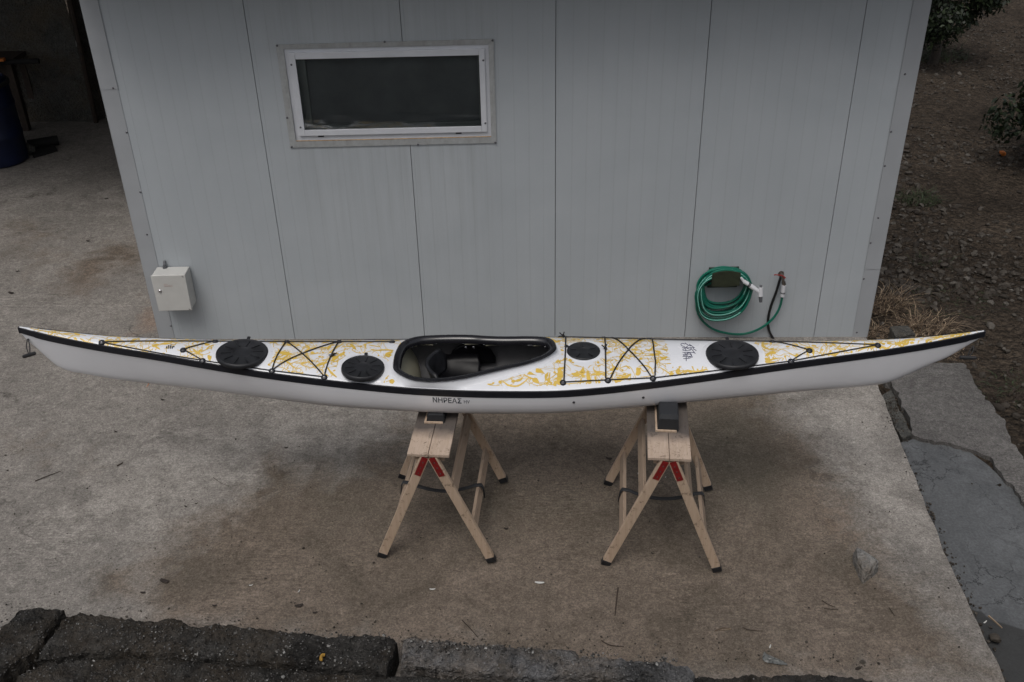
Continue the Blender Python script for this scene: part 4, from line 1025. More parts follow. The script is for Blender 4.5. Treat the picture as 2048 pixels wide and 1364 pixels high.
# two drain plugs on the near side
mb = MB()
def side_at(px, py):
    best = None
    for i in range(200):
        w_ = i / 200 * .8; s_ = on_plane(px, py, 1.0)[0]
        for _ in range(3):
            v_, z_ = hull_side(s_, w_); P = Ki @ at_z(px, py, z_); s_ = P.x + KL / 2
        err = abs(P.y - v_)
        if best is None or err < best[0]: best = (err, s_, w_)
    return best[1], best[2]
def side_pt(s_, w_, out=.001):
    v_, z_ = hull_side(s_, w_); v2, z2 = hull_side(s_, w_ + .02); n_ = Vector((0, -(z_ - z2), (v_ - v2) )); n_ = Vector((0, -(z_ - z2), -(v2 - v_))) ; n_ = n_.normalized()
    if n_.y > 0: n_ = -n_
    return kpt(s_, v_, z_) + n_ * out, n_
for px, py in ((1147.5, 804.5), (1286.5, 795)):
    s_, w_ = side_at(px, py); p, n_ = side_pt(s_, w_, 0); mb.lathe([(.0075, -.002), (.0075, .002), (.004, .004), (0, .004)], p, 12, M=n_.to_track_quat('Z', 'Y').to_matrix())
each('plug', mb, M['screw'], kay)
# lettering on the near side
def text_mesh(body, size, ext=0):
    cu = bpy.data.curves.new('lettering', 'FONT'); cu.body = body; cu.size = size; cu.offset = .013 if len(body) > 2 else 0; cu.resolution_u = 3; to = bpy.data.objects.new('lettering', cu); COL.objects.link(to)
    bpy.context.view_layer.update(); dg = bpy.context.evaluated_depsgraph_get(); me = bpy.data.meshes.new_from_object(to.evaluated_get(dg))
    V = [v.co.copy() for v in me.vertices]; Fc = [list(p.vertices) for p in me.polygons]
    bpy.data.objects.remove(to); bpy.data.curves.remove(cu); bpy.data.meshes.remove(me); return V, Fc
def lettering(body, px0, px1, py0, hpx, mat, bold=0):
    V, Fc = text_mesh(body, 1.0); x0 = min(v.x for v in V); x1 = max(v.x for v in V); y0 = min(v.y for v in V); y1 = max(v.y for v in V)
    mb = MB(); out = []
    for v in V:
        fx = (v.x - x0) / (x1 - x0); fy = (v.y - y0) / (y1 - y0)
        s_, w_ = TXT(px0 + (px1 - px0) * fx, py0 - hpx * fy); out.append(side_pt(s_, w_, .0012)[0])
    mb.add(out, Fc); return obj('lettering', mb, mat, kay, smooth=False, recalc=False)
sA, wA = side_at(866, 804); sB, wB = side_at(940, 804); _, wC = side_at(866, 793)
def TXT(px, py): return sA + (sB - sA) * (px - 866) / 74, wA + (wC - wA) * (804 - py) / 11
try:
    lettering('\u039d\u0397\u03a1\u0395\u0391\u03a3', 866, 923.5, 804.2, 9.8, M['teal']); lettering('HV', 928, 939.5, 804, 6.2, M['teal'])
except Exception as ex: print('TEXT', ex)
# signature strokes and the small striped mark
def strokes(L_, name, mat, r, conv):
    mb = MB()
    for st_ in L_:
        pts = [conv(x, y) for x, y in st_]; pts = smoothpath([kpt(a_, b_, deckz(a_, b_) + .0008) for a_, b_ in pts], 4)
        mb.tube(pts, r, 5)
    return obj(name, mb, mat, kay)
sg = lambda x, y: on_deck(1350 + x / 27.28, 680 + y / 27.28)
strokes([[(560,230),(400,195),(320,250),(400,330),(540,380)],[(550,165),(720,290),(900,330),(780,240)],[(900,320),(1060,430)],[(390,425),(600,425),(1050,420)],[(850,440),(980,590),(1100,750),(1000,690),(410,680)],[(980,470),(1160,590)],[(700,340),(600,400),(700,480),(860,530),(740,590),(420,580)],[(420,530),(560,470),(600,600)],[(430,800),(640,800),(830,780),(950,950)],[(440,855),(700,855)],[(410,905),(700,905),(880,900)],[(520,680),(600,790),(700,700)],[(450,1020),(620,1020),(760,1010),(900,960)],[(610,920),(615,1150)],[(640,760),(800,700),(900,880),(700,960)]], 'signature_print', M['ink'], .0019, sg)
lg = lambda x, y: on_deck(320 + x / 45.5, 680 + y / 45.5)
strokes([[(615,590),(590,680),(625,760)],[(790,500),(770,650),(755,800)],[(930,560),(950,680),(920,810)],[(930,590),(1020,580)],[(1080,640),(1130,700),(1100,790)],[(1180,600),(1250,640),(1310,610)],[(930,475),(1080,475)]], 'striped_print', M['teal'], .0030, lg)

# ================================================================== TRESTLES AND CRADLES
def trestle(label, cx, cy, rot, zt, fs=(.308, .308)):
    t = thing('trestle', label, 'trestle', (cx, cy, gz(cx)), rot, 'folding pine trestles carrying the kayak'); Z = zt - gz(cx); Y = .352
    for sx_ in (-1, 1):
        mb = MB(); x0, x1 = (-.112, -.0015) if sx_ < 0 else (.0015, .112)
        mb.box((x0, -.368, Z - .018), (x1, .368, Z)); obj('top_board', mb, M['board'], t, bevel=.002, smooth=False)
        for sy_ in (-1, 1):
            y = sy_ * Y; fx = fs[0] if sy_ < 0 else fs[1]; mb = MB(); mb.bar((sx_ * .022, y, Z - .030), (sx_ * fx, y, .02), .050, .028, (1, 0, 0)); lg_ = obj('leg', mb, M['timber'], t, bevel=.003, smooth=False)
            mb = MB(); d = Vector((sx_ * (fx - .022), 0, -(Z - .05))).normalized(); f = Vector((sx_ * fx, y, .02)); mb.bar(f - d * .022, f + d * .012, .052, .034, (1, 0, 0)); obj('foot', mb, M['rubber'], lg_, bevel=.003, smooth=False)
            mb = MB(); d0 = Vector((sx_ * .0195, y + sy_ * .0145, Z - .028)); mb.bar(d0 - d * .004, d0 + d * .125, .034, .003, (1, 0, 0)); bk = obj('bracket', mb, M['red'], t, smooth=False)
            mb = MB()
            for q in (.028, .065, .105): mb.lathe([(.0042, 0), (.004, .0015), (0, .002)], d0 + d * q + Vector((0, sy_ * .0016, 0)), 8, M=Matrix.Rotation(R(90 * -sy_), 3, 'X'))
            each('screw', mb, M['chrome'], bk)
        for zz, wd in ((.25, .058), (.50, .066)):
            def legx(z): return .022 + .286 * (Z - .030 - z) / (Z - .05)
            x = sx_ * (legx(zz) + .004); dd = Vector((sx_ * .286, 0, -(Z - .05))).normalized(); nrm = Vector((dd.z * -sx_, 0, dd.x * sx_))
            mb = MB(); mb.bar((x, -Y + .0135, zz), (x, Y - .0135, zz), wd, .02, dd); obj('rail', mb, M['timber2'], t, bevel=.003, smooth=False)
    mb = MB()
    for sx_ in (-1, 1): mb.box((min(sx_*.055, sx_*.09), -.345, Z - .085), (max(sx_*.055, sx_*.09), .345, Z - .0185)) if False else None
    mb.box((-.080, -.336, Z - .062), (-.058, .336, Z - .0185)); mb.box((.058, -.336, Z - .062), (.080, .336, Z - .0185)); each('bearer', mb, M['timber2'], t, smooth=False)
    # webbing strap between the lower rails
    rows = []; xr = .215; mb = MB()
    pts = [(-xr - .030, .20), (-xr - .022, .265), (-xr - .012, .284), (-xr + .025, .278)] + [(-xr + .03 + (2 * xr - .06) * k / 12, .272 - .045 * math.sin(math.pi * k / 12)) for k in range(1, 12)] + [(xr - .025, .278), (xr + .012, .284), (xr + .022, .265), (xr + .030, .20)]
    for x, z in pts: rows.append([Vector((x, -.04, z)), Vector((x, -.015, z + .002))])
    mb.grid(rows); st_ = obj('strap', mb, M['strap'], t, recalc=False); md = st_.modifiers.new('t', 'SOLIDIFY'); md.thickness = .004
    return t
S1 = (-.422, 4.543, R(-5.3), .768); S2 = (.845, 4.462, R(-6.4), .768)
trestle('pine trestle under the cockpit, its front feet nearest the leaning lettering side', *S1, (.311, .318))
trestle('pine trestle under the foredeck with a blue dot on its board end', *S2)
TL = [o for o in COL.objects if o.name.startswith('trestle')]
TL[0]['label'] = 'pine trestle under the cockpit of the kayak, left of the two'; TL[1]['label'] = 'pine trestle under the front half of the kayak, right of the two'
def cradle(label, S, w_, yf, hf):
    cx, cy, rot, z0 = S
    root = thing('kayak_cradle', label, 'cradle', (cx, cy, z0), rot, 'black foam cradles between kayak and trestles')
    W = WM[root.name]; mb = MB(); rows = []
    for k in range(33):
        y = yf + (.34 - yf) * k / 32
        q = Ki @ (W @ Vector((0, y, 0))); s_ = q.x + KL / 2; v_ = q.y
        # height of the hull's underside above this point
        hz_ = None; pts = [hullpt(s_, i, -1) for i in range(11)]; av = abs(v_)
        for (a0, b0), (a1, b1) in zip(pts, pts[1:]):
            lo, hi = sorted((abs(a0), abs(a1)))
            if lo <= av <= hi: t_ = (av - abs(a0)) / (abs(a1) - abs(a0) + 1e-9); hz_ = b0 + (b1 - b0) * t_; break
        top_ = .100
        if hz_ is not None: top_ = min(top_, hz_ - z0 - .003)
        if k == 32: top_ = min(top_, .07)
        if k == 0: top_ = min(top_, hf)
        rows.append([Vector((-w_, y, .0015)), Vector((-w_ * .92, y, max(.003, top_ - .006))), Vector((-w_ * .8, y, max(.0045, top_))), Vector((w_ * .8, y, max(.0045, top_))), Vector((w_ * .92, y, max(.003, top_ - .006))), Vector((w_, y, .0015))])
    mb.grid(rows, close=True); mb.add(rows[0], [tuple(range(6))]); mb.add(rows[-1], [tuple(range(5, -1, -1))]); obj('foam_pad', mb, M['foam'], root, angle=30)
    mb = MB(); mb.box((-w_ - .012, yf - .012, .0012), (-w_ - .002, .3, .012)); mb.box((-w_ - .0115, yf - .013, .0012), (w_ * .8, yf - .002, .010)); obj('wood_batten', mb, M['timber'], root, smooth=False)
cradle('black foam cradle on top of the left trestle, below the lettering', S1, .050, -.082, .05)
cradle('black foam cradle on top of the right trestle, below the foredeck', S2, .056, -.128, .078)
mb = MB(); p = at_z(1343, 917, .736); mb.lathe([(.005, 0), (.004, .0012), (0, .0015)], p, 10)
o = obj('blue_paint_dot', mb, plain('blue_dot', (.05, .2, .4), .5), TL[1], world=True)

# ================================================================== FOREGROUND KERB PIECES
def resample(P, n):
    L_ = [0]
    for a_, b_ in zip(P, P[1:]): L_.append(L_[-1] + (b_ - a_).length)
    out = []
    for k in range(n):
        d = L_[-1] * k / (n - 1)
        for i in range(len(P) - 1):
            if d <= L_[i + 1] + 1e-9: out.append(P[i].lerp(P[i + 1], (d - L_[i]) / max(1e-9, L_[i + 1] - L_[i]))); break
    return out
def kerb(label, back, front, zt, zb, mat, n=None, m=38, amp=.018, seed=0, name='kerb_block', dip=None):
    B = [at_z(x, y, zt + gz(0)) for x, y in back]; Fr = [at_z(x, y, zt) for x, y in front]
    ln = sum((b - a).length for a, b in zip(B, B[1:])); n = n or max(16, int(ln / .008))
    B, Fr = resample(B, n), resample(Fr, n); mb = MB(); rows = []
    for i in range(n):
        row = []; a_, b_ = B[i], Fr[i]
        prof = [(0, zb), (0, (zt + zb) / 2), (0, zt - .022)] + [(k / (m - 1), zt) for k in range(m)] + [(1, zt - .022), (1, (zt + zb) / 2), (1, zb)]
        for j, (t, z) in enumerate(prof):
            p = a_.lerp(b_, t); rnd_ = 1 if 3 < j < m + 2 else 0
            ezt = 0
            if z == zt:
                e_ = min(t, 1 - t) * (b_ - a_).length; ezt = -.020 * max(0, 1 - e_ / .022) ** 2
                e2 = min(i, n - 1 - i) * ln / n; ezt -= .018 * max(0, 1 - e2 / .02) ** 2
            v = Vector((p.x, p.y, z)); q = v * 7 + Vector((seed * 5, 0, 0)); q2 = v * 30 + Vector((seed, 3, 0)); q3 = v * 85
            d1, d2, d3 = noise.noise(q), noise.noise(q2), noise.noise(q3)
            v.z += ezt + amp * (1.1 * d1 + .75 * d2 + .55 * d3 + .25 * noise.noise(v * 170)); v.x += amp * .6 * noise.noise(q2 + Vector((9, 0, 0))); v.y += amp * (.9 * noise.noise(q + Vector((4, 9, 1))) + .6 * noise.noise(q2 + Vector((0, 9, 0))))
            row.append(v)
        rows.append(row)
    mb.grid(rows); mb.add(rows[0], [tuple(range(len(rows[0])))]); mb.add(rows[-1], [tuple(range(len(rows[0]) - 1, -1, -1))])
    return single(name, mb, mat, label, 'kerb block', group='broken old kerb along the near edge of the yard', smooth=True, angle=50)
kerb('short weathered kerb piece leaning at the left end of the broken kerb', [(-120,1330),(0,1257),(37,1216),(83,1209),(127,1214)], [(-120,1420),(-10,1350),(22,1330),(72,1290),(112,1240)], .20, -.2, M['kerb_dark'], seed=1)
kerb('long dark pitted kerb piece left of the vertical gap', [(134,1226),(166,1222),(232,1228),(281,1237),(354,1240),(378,1250),(464,1248),(544,1254),(602,1264),(654,1271),(678,1265),(753,1263),(780,1266),(794,1280)], [(70,1312),(160,1306),(268,1299),(380,1308),(500,1317),(640,1329),(739,1336),(772,1343)], .18, -.2, M['kerb_dark'], seed=2)
kerb('pale gravelly kerb piece right of the vertical gap', [(806,1272),(828,1267),(859,1282),(910,1283),(1012,1290),(1081,1295),(1149,1298),(1160,1310),(1200,1312),(1324,1322),(1374,1330),(1390,1346)], [(800,1334),(870,1332),(980,1342),(1080,1352),(1130,1348),(1200,1352),(1300,1362),(1386,1372)], .17, -.2, M['kerb_pale'], seed=3)
kerb('low dark footing course at the bottom left below the long kerb', [(36,1345),(100,1322),(268,1306),(380,1316),(500,1326),(640,1339),(739,1346),(900,1352),(1050,1362)], [(20,1500),(300,1500),(600,1500),(1050,1500)], .12, -.25, M['kerb_dark'], seed=4, m=40)
kerb('low dark kerb piece at the bottom right, mostly cut by the frame', [(1060,1368),(1200,1360),(1395,1352),(1500,1346),(1600,1345),(1700,1348),(1745,1356)], [(1060,1500),(1400,1500),(1740,1500)], .10, -.25, M['kerb_dark'], seed=6, m=36)

# ================================================================== LOOSE THINGS ON THE YARD
def rock(label, px, py, r, mat, sc=(1, 1, .8), seed=1, cut=True, cat='rock', name='concrete_lump'):
    p = at_g(px, py); out = []
    planes = [Vector(v).normalized() for v in ((.9, .5, .35), (-.9, .4, .4), (.1, -1, .45), (0, .1, 1), (.8, -.5, .5), (-.7, -.6, .6), (0, 1, .3))]
    for v in IV3:
        d = 1.0
        for k, pl in enumerate(planes):
            c = v.dot(pl)
            if c > .05: d = min(d, (.62 + .08 * math.sin(k * 2.3 + seed)) / c)
        q = v * d * (1 + .05 * noise.noise(v * 6 + Vector((seed, 0, 0))) + .03 * noise.noise(v * 14)); out.append(Vector((q.x * sc[0], q.y * sc[1], q.z * sc[2])) * r)
    zmin = min(v.z for v in out) * .7
    mb = MB(); mb.add([v + Vector((p.x, p.y, gz(p.x) - zmin)) for v in out], IF3); return single(name, mb, mat, label, cat, angle=28)
def rock2():
    """triangular chunk of broken concrete: top face outline from the photo, thickness 7 cm"""
    zt = gz(2) + .085; top = [at_z(x, y, zt) for x, y in ((1712,1094),(1722,1097),(1754,1117),(1755,1124),(1748,1130),(1733,1141),(1727,1140),(1714,1108))]
    c = sum(top, Vector()) / len(top); mb = MB(); rows = []
    ring = smoothpath(top, 6, True); n = len(ring)
    for sc_, dz in ((0.02, .012), (.3, .013), (.6, .008), (.85, .003), (.97, -.006), (1.03, -.022), (1.08, -.05), (1.1, -.10)):
        r_ = []
        for q in ring:
            v = c + (q - c) * sc_; v.z = zt + dz; k = .010
            v += Vector((noise.noise(v * 40), noise.noise(v * 40 + Vector((5, 0, 0))), .6 * noise.noise(v * 50 + Vector((0, 7, 0))))) * (.007 if sc_ > .9 else .004); r_.append(v)
        rows.append(r_)
    mb.grid(rows, close=True); single('concrete_lump', mb, M['rubble'], 'rough triangular lump of broken concrete lying alone on the yard', 'rock', smooth=False)
rock2()
# cement block by the shed corner
zt = .02; A_ = [at_z(x, y, zt) for x, y in ((1780, 652), (1816, 650), (1832, 668), (1790, 672))]
mb = MB(); cA = sum(A_, Vector()) / 4; mb.add(A_ + [Vector((q.x, q.y, -.22)) for q in A_], [(0,1,2,3),(0,4,5,1),(1,5,6,2),(2,6,7,3),(3,7,4,0),(7,6,5,4)])
single('cement_block', mb, M['block'], 'square grey cement block in the dry grass by the shed corner', 'block', bevel=.008, smooth=False)
random.seed(21)
def twig(label, pts, r=.0035, mat='twig', h=.004, name='twig', cat='twig', group=None):
    P = [at_g(x, y, h + .003 * (i % 2)) for i, (x, y) in enumerate(pts)]; mb = MB(); P = smoothpath(P, 5); n = len(P)
    mb.tube(P, [r * (1 - .5 * k / n) for k in range(n)], 6); return single(name, mb, M[mat], label, cat, group=group)
twig('straight brown twig lying upright between the right trestle and the kerb', [(1236,1175),(1233,1200),(1230,1231)], .0045)
twig('thin dark twig near the kerb right of the vertical gap', [(924,1240),(940,1256),(956,1275)], .0032)
twig('fine bent twig below the right trestle', [(1485,1255),(1500,1260),(1525,1262)], .0026)
twig('short dark twig just right of centre of the lower right yard', [(1644,1201),(1655,1208),(1670,1214)], .003)
twig('thin twig lying parallel below the other one on the lower right yard', [(1648,1217),(1662,1218),(1676,1219)], .0026)
twig('thin slanting twig right of the concrete lump', [(1778,1215),(1785,1225),(1790,1232)], .0028)
twig('curved dark root lying against the pale kerb piece', [(1203,1281),(1220,1290),(1248,1293)], .0035)
twig('small dark twig left on the pale concrete below the stern', [(234,932),(246,925)], .005)
twig('long thin dark twig at the far left of the yard', [(70,962),(95,952),(122,942)], .003)
twig('curved hair-thin twig on the pale concrete', [(427,955),(440,965),(458,973)], .002)
twig('tangled pale straw stalk near the kerb on the right', [(1430,1262),(1445,1256),(1462,1258),(1440,1261)], .003, 'straw')
twig('wooden stick with a green side lying in the gutter at the right edge', [(1977,1232),(1990,1243),(2004,1256)], .006, 'straw', .02, 'stick', 'stick')
twig('orange brown stem bit under the hull near the stern', [(295,762),(297,768),(293,774)], .003, 'orange')
def flake(label, px, py, sx_, sy_, rot, mat, name, cat, curl=.004, group=None, thick=.0015):
    p = at_g(px, py, .003); mb = MB(); rows = []; c_, s__ = math.cos(rot), math.sin(rot)
    for i in range(5):
        u = -1 + i / 2; row = []
        for j in range(5):
            v = -1 + j / 2; k = (1 - .45 * u * u) ; x, y = u * sx_, v * sy_ * k
            row.append(Vector((p.x + x * c_ - y * s__, p.y + x * s__ + y * c_, gz(p.x) + .003 + curl * (u * u + .5 * v * v) + .001 * noise.noise(Vector((u * 3, v * 3, px))))))
        rows.append(row)
    mb.grid(rows); o = single(name, mb, M[mat], label, cat, group=group, recalc=False); md = o.modifiers.new('t', 'SOLIDIFY'); md.thickness = thick; return o
for px, py, sx_, ro, lb in ((1079,1166,.026,-.1,'largest white paint chip, on the yard above the kerb gap'), (865,1179,.016,0,'white paint chip just left of the largest chip'), (598,1183,.011,1.2,'tiny upright white paint chip right of the dark leaf scraps'), (502,1171,.011,.2,'tiny flat white chip farthest to the left'),
                          (1276,948,.008,1.5,'tiny white chip behind the right trestle, beside its left rail'), (1331,955,.006,1,'tiny white chip seen between the legs of the right trestle'), (1540,1294,.013,1.1,'white chip beside the crushed plastic scrap'), (1970,1245,.014,.6,'white forked chip in the gutter at the right edge')):
    flake(lb, px, py, sx_, sx_ * .28, ro, 'chip', 'paint_chip', 'chip', group='white chips scattered on the yard', thick=.003)
for px, py, sx_, lb in ((329,1163,.028,'largest dead leaf scrap, on the lower left yard'), (598,1212,.022,'curled brown leaf near the middle kerb'), (630,1226,.012,'small black leaf scrap right of the curled leaf'), (176,482,.018,'dark leaf on the yard left of the shed corner trim'), (22,586,.026,'dark leaf at the left edge above the stern'),
                        (35,543,.016,'small dark leaf at the left edge of the yard, high up'), (213,398,.018,'flat dark scrap beside the shed corner'), (286,1186,.014,'dark speck of leaf below the largest scrap'), (429,1212,.012,'small black speck above the long kerb piece'), (1218,918,.020,'dark smudge of leaf left of the right trestle'), (1305,1108,.010,'dark speck between the front feet of the right trestle'), (1012,1058,.014,'black scrap right of the left trestle'),
                        (573,896,.013,'small dark speck on the pale concrete below the aft hatch'), (372,1014,.011,'round dark speck on the pale concrete'), (393,1008,.009,'dark speck beside the round one'), (232,864,.012,'dark speck below the stern'), (325,800,.014,'dark crumb under the hull near the stern')):
    flake(lb, px, py, sx_, sx_ * .5, random.uniform(-.6, .6), 'leafd', 'leaf_scrap', 'leaf', .006, 'dark leaf scraps on the yard')
mb = MB(); p = at_z(645, 1314, .2); mb.tube(smoothpath([p + Vector((.010, .012, 0)), p + Vector((-.004, .008, .003)), p + Vector((-.006, -.012, .0)), p + Vector((.004, -.018, 0))], 4), [.008] * 12 + [.004], 6)
single('orange_leaf', mb, M['yleaf'], 'curled orange leaf lying on the long kerb piece', 'leaf')
# crushed clear plastic scrap
P = [at_g(x, y, .012) for x, y in ((1528,1305),(1534,1308),(1572,1325),(1568,1330),(1528,1322))]; mb = MB(); c = sum(P, Vector()) / 5
rows = [[c + (q - c) * k + Vector((0, 0, .008 * noise.noise(q * 60 + Vector((k * 5, 0, 0))))) for q in smoothpath(P, 4, True)] for k in (.05, .4, .7, 1)]; mb.grid(rows, close=True)
o = single('plastic_scrap', mb, plain('dull_clear_plastic', (.12, .125, .12), .3, .5, 60, .4), 'crushed grey plastic scrap lying near the kerb on the right', 'litter', recalc=False, angle=20)
random.seed(8)
for px, py, r, lb in ((1725,1326,.016,'largest pebble by the kerb on the right'), (1716,1338,.013,'dark pebble in front of the largest one'), (1757,1328,.009,'small pebble right of the largest one'), (1438,1286,.008,'small pale pebble near the pale kerb piece'), (1995,1262,.03,'dark stone in the gutter at the right edge'), (607,1097,.008,'tiny pebble on the brown concrete, left of the left trestle'), (1100,856,.006,'tiny pale pebble behind the left trestle')):
    mb = MB(); p = at_g(px, py); stone(mb, (p.x, p.y, gz(p.x) + r * .3 - (.06 if px > 1950 else 0)), r, .7, px, True); single('pebble', mb, M['stone'], lb, 'pebble', group='loose pebbles')

# grit: crumbs that collected along the kerb, in the gutter and thinly everywhere
random.seed(77); mb = MB()
for i in range(1500):
    if i < 520: px, py = random.uniform(10, 1780), 0; py = 1262 + (px - 300) * .055 - abs(random.gauss(0, 22))
    elif i < 900: t_ = random.random(); px, py = 1800 + 215 * t_ + random.gauss(4, 7), 880 + 480 * t_ + random.gauss(0, 6)
    elif i < 1050: px, py = random.gauss(1790, 12), random.uniform(775, 860)
    else: px, py = random.uniform(0, 1950), random.uniform(840, 1300)
    p = at_g(px, py); inn = p.x < edge_x(p.y) - .01; r = random.choice((.0022, .003, .004, .0055)) * random.uniform(.7, 1.3) * (1.6 if not inn else 1)
    stone(mb, (p.x, p.y, gz(p.x) + (.004 if inn else -.078) + r * .3), r, .7, i)
tag(obj('grit', mb, M['stone'], recalc=False, angle=40), kind='stuff')

random.seed(5); mb = MB()
for i in range(1500):
    if i < 1000: px = random.uniform(-10, 780); top_y = 1235 + px * .035; py = random.uniform(top_y + 4, 1364)
    else: px = random.uniform(810, 1390); py = 1275 + (px - 800) * .075 + abs(random.gauss(0, 18))
    if noise.noise(Vector((px * .012, py * .03, 3))) < -.12: continue
    low = py > 1305 + px * .045 and px < 780
    p = at_z(px, py, .122 if low else .185); r = random.choice((.003, .004, .0055, .008)) * random.uniform(.7, 1.25); stone(mb, (p.x, p.y, p.z + r * .1), r, .8, i)
tag(obj('kerb_gravel', mb, M['chips'], recalc=False, angle=40), kind='stuff')

# ================================================================== GRASS, WEEDS, TREES
def tuft(label, px, py, n, rad, h, mat, mat2=None, spread=.5, seed=0, w_=.003, cat='grass tuft', name='dry_grass_tuft', dz=-.08):
    random.seed(seed); p = at_g(px, py, dz); mb = MB()
    for i in range(n):
        an = random.uniform(0, 6.28); rr = rad * math.sqrt(random.random()); b = Vector((p.x + rr * math.cos(an), p.y + rr * .7 * math.sin(an), TH(p.x, p.y) - .02))
        d = Vector((random.gauss(0, spread), random.gauss(0, spread), 1)).normalized(); L_ = h * random.uniform(.4, 1.15); dr = Vector((random.gauss(0, 1), random.gauss(0, 1), -random.uniform(.2, 1.6))) * .5
        pts = []; s3 = Vector((math.cos(an + 1.5), math.sin(an + 1.5), 0)) * w_ * random.uniform(.6, 1.5)
        for k in range(6):
            t = k / 5; c = b + d * (L_ * t) + dr * (L_ * t * t * .7) + s3 * (8 * math.sin(t * 5 + an) * t); c.z = max(c.z, TH(c.x, c.y) + .004); pts.append((c, s3 * (1 - t * .85)))
        vs = [];
        for c, s_ in pts: vs += [c - s_, c + s_]
        mb.add(vs, [(2 * k, 2 * k + 1, 2 * k + 3, 2 * k + 2) for k in range(5)], 1 if (mat2 and random.random() < .25) else 0)
    return single(name, mb, [mat, mat2 or mat], label, cat, recalc=False, smooth=False)
tuft('dry straw coloured grass against the shed corner trim', 1765, 615, 520, .20, .26, M['straw'], M['twig'], .75, 1, .0042)
tuft('tangled dry grass heap behind the cement block', 1850, 655, 620, .22, .24, M['straw'], M['twig'], .9, 2, .0042)
tuft('thin brown grass between shed corner and cement block', 1758, 662, 300, .14, .16, M['straw'], M['twig'], .9, 3, .0042)
tuft('brown dead stalks scattered at the bow tip', 1920, 705, 160, .16, .12, M['twig'], M['straw'], 1.0, 4)
tuft('dark green weed clump beside the shed, left in the field', 1835, 400, 380, .24, .18, M['green'], M['twig'], .7, 5, .005, 'weed', 'weed_clump')
tuft('low dark weeds in the soil behind the bow', 1900, 600, 420, .45, .12, M['twig'], M['green'], 1.0, 6, .004, 'weed', 'weed_clump')
tuft('small dark weed clump in the stony part of the field', 1862, 520, 260, .20, .10, M['twig'], M['green'], .9, 7, .004, 'weed', 'weed_clump')
tuft('dark weeds along the rough edge of the slab', 2030, 770, 520, .32, .10, M['twig'], M['green'], 1.0, 8, .004, 'weed', 'weed_clump')
tuft('sparse weeds at the foot of the citrus tree', 1875, 120, 300, .5, .3, M['green'], M['twig'], .8, 9, .008, 'weed', 'weed_clump')
tuft('bright green sprig between the two dry grass heaps', 1818, 620, 60, .05, .09, M['green'], None, .7, 10, .004, 'weed', 'weed_clump')
tuft('tiny green weed growing out of the pale kerb end', 1162, 1312, 40, .03, .05, M['green'], M['straw'], .6, 12, .002, 'weed', 'weed_clump', 0)
def tree(label, x, y, trunk_h, cr, cz, seed, nl=9000, squash=.85):
    random.seed(seed); z0 = TH(x, y) - .05; t = thing('citrus_tree', label, 'tree', (x, y, z0), 0, 'citrus trees in the stony field')
    mb = MB(); mb.tube(smoothpath([(x, y, z0), (x + .03, y, z0 + trunk_h * .5), (x + .01, y + .03, z0 + trunk_h), (x + .06, y, z0 + cz)], 5), [.075 - .002 * k for k in range(16)], 10)
    clumps = []
    for i in range(26):
        a_, e_ = random.uniform(0, 6.28), random.uniform(-.9, 1.4); rr = cr * random.uniform(.45, 1.0)
        c = Vector((x + rr * math.cos(a_) * math.cos(e_), y + rr * math.sin(a_) * math.cos(e_), z0 + cz + rr * squash * math.sin(e_))); clumps.append((c, cr * random.uniform(.22, .40)))
        if i < 9: mb.tube(smoothpath([(x + .01, y + .02, z0 + trunk_h * .9), Vector((x, y, z0 + cz * .8)).lerp(c, .45) + Vector((0, 0, .05)), c], 4), [.03, .028, .026, .024, .02, .016, .012, .009, .006], 6)
    obj('trunk', mb, M['bark'], t, world=True); mb = MB()
    for i in range(nl):
        c, r = random.choice(clumps); d = Vector((random.gauss(0, 1), random.gauss(0, 1), random.gauss(0, 1))).normalized(); p = c + d * r * random.uniform(.5, 1.08)
        n_ = (d + Vector((random.gauss(0, .6), random.gauss(0, .6), random.gauss(0, .6)))).normalized(); a = n_.orthogonal().normalized(); a = (Matrix.Rotation(random.uniform(0, 6.28), 3, n_) @ a) + Vector((0, 0, -.35)); b = n_.cross(a).normalized(); L_ = random.uniform(.045, .085)
        mb.add([p, p + a * L_ * .45 + b * L_ * .28, p + a * L_, p + a * L_ * .45 - b * L_ * .28], [(0, 1, 2, 3)])
    obj('crown', mb, M['leaf'], t, world=True, recalc=False, smooth=False); return t
p = at_g(1865, 122); tree('citrus tree with a visible trunk, beside the top right corner of the shed', p.x, p.y, .45, .80, 1.05, 3, 11000)
p = at_g(2105, 330); tree('dense dark citrus tree cut off by the right edge of the photo', p.x, p.y, .2, .78, .80, 5, 11000)
mb = MB(); p = at_g(2007, 300); stone(mb, (p.x, p.y, TH(p.x, p.y) + .03), .035, 1, 2, True); single('fallen_orange', mb, M['orange'], 'orange fruit lying in the soil beside the right citrus tree', 'fruit')

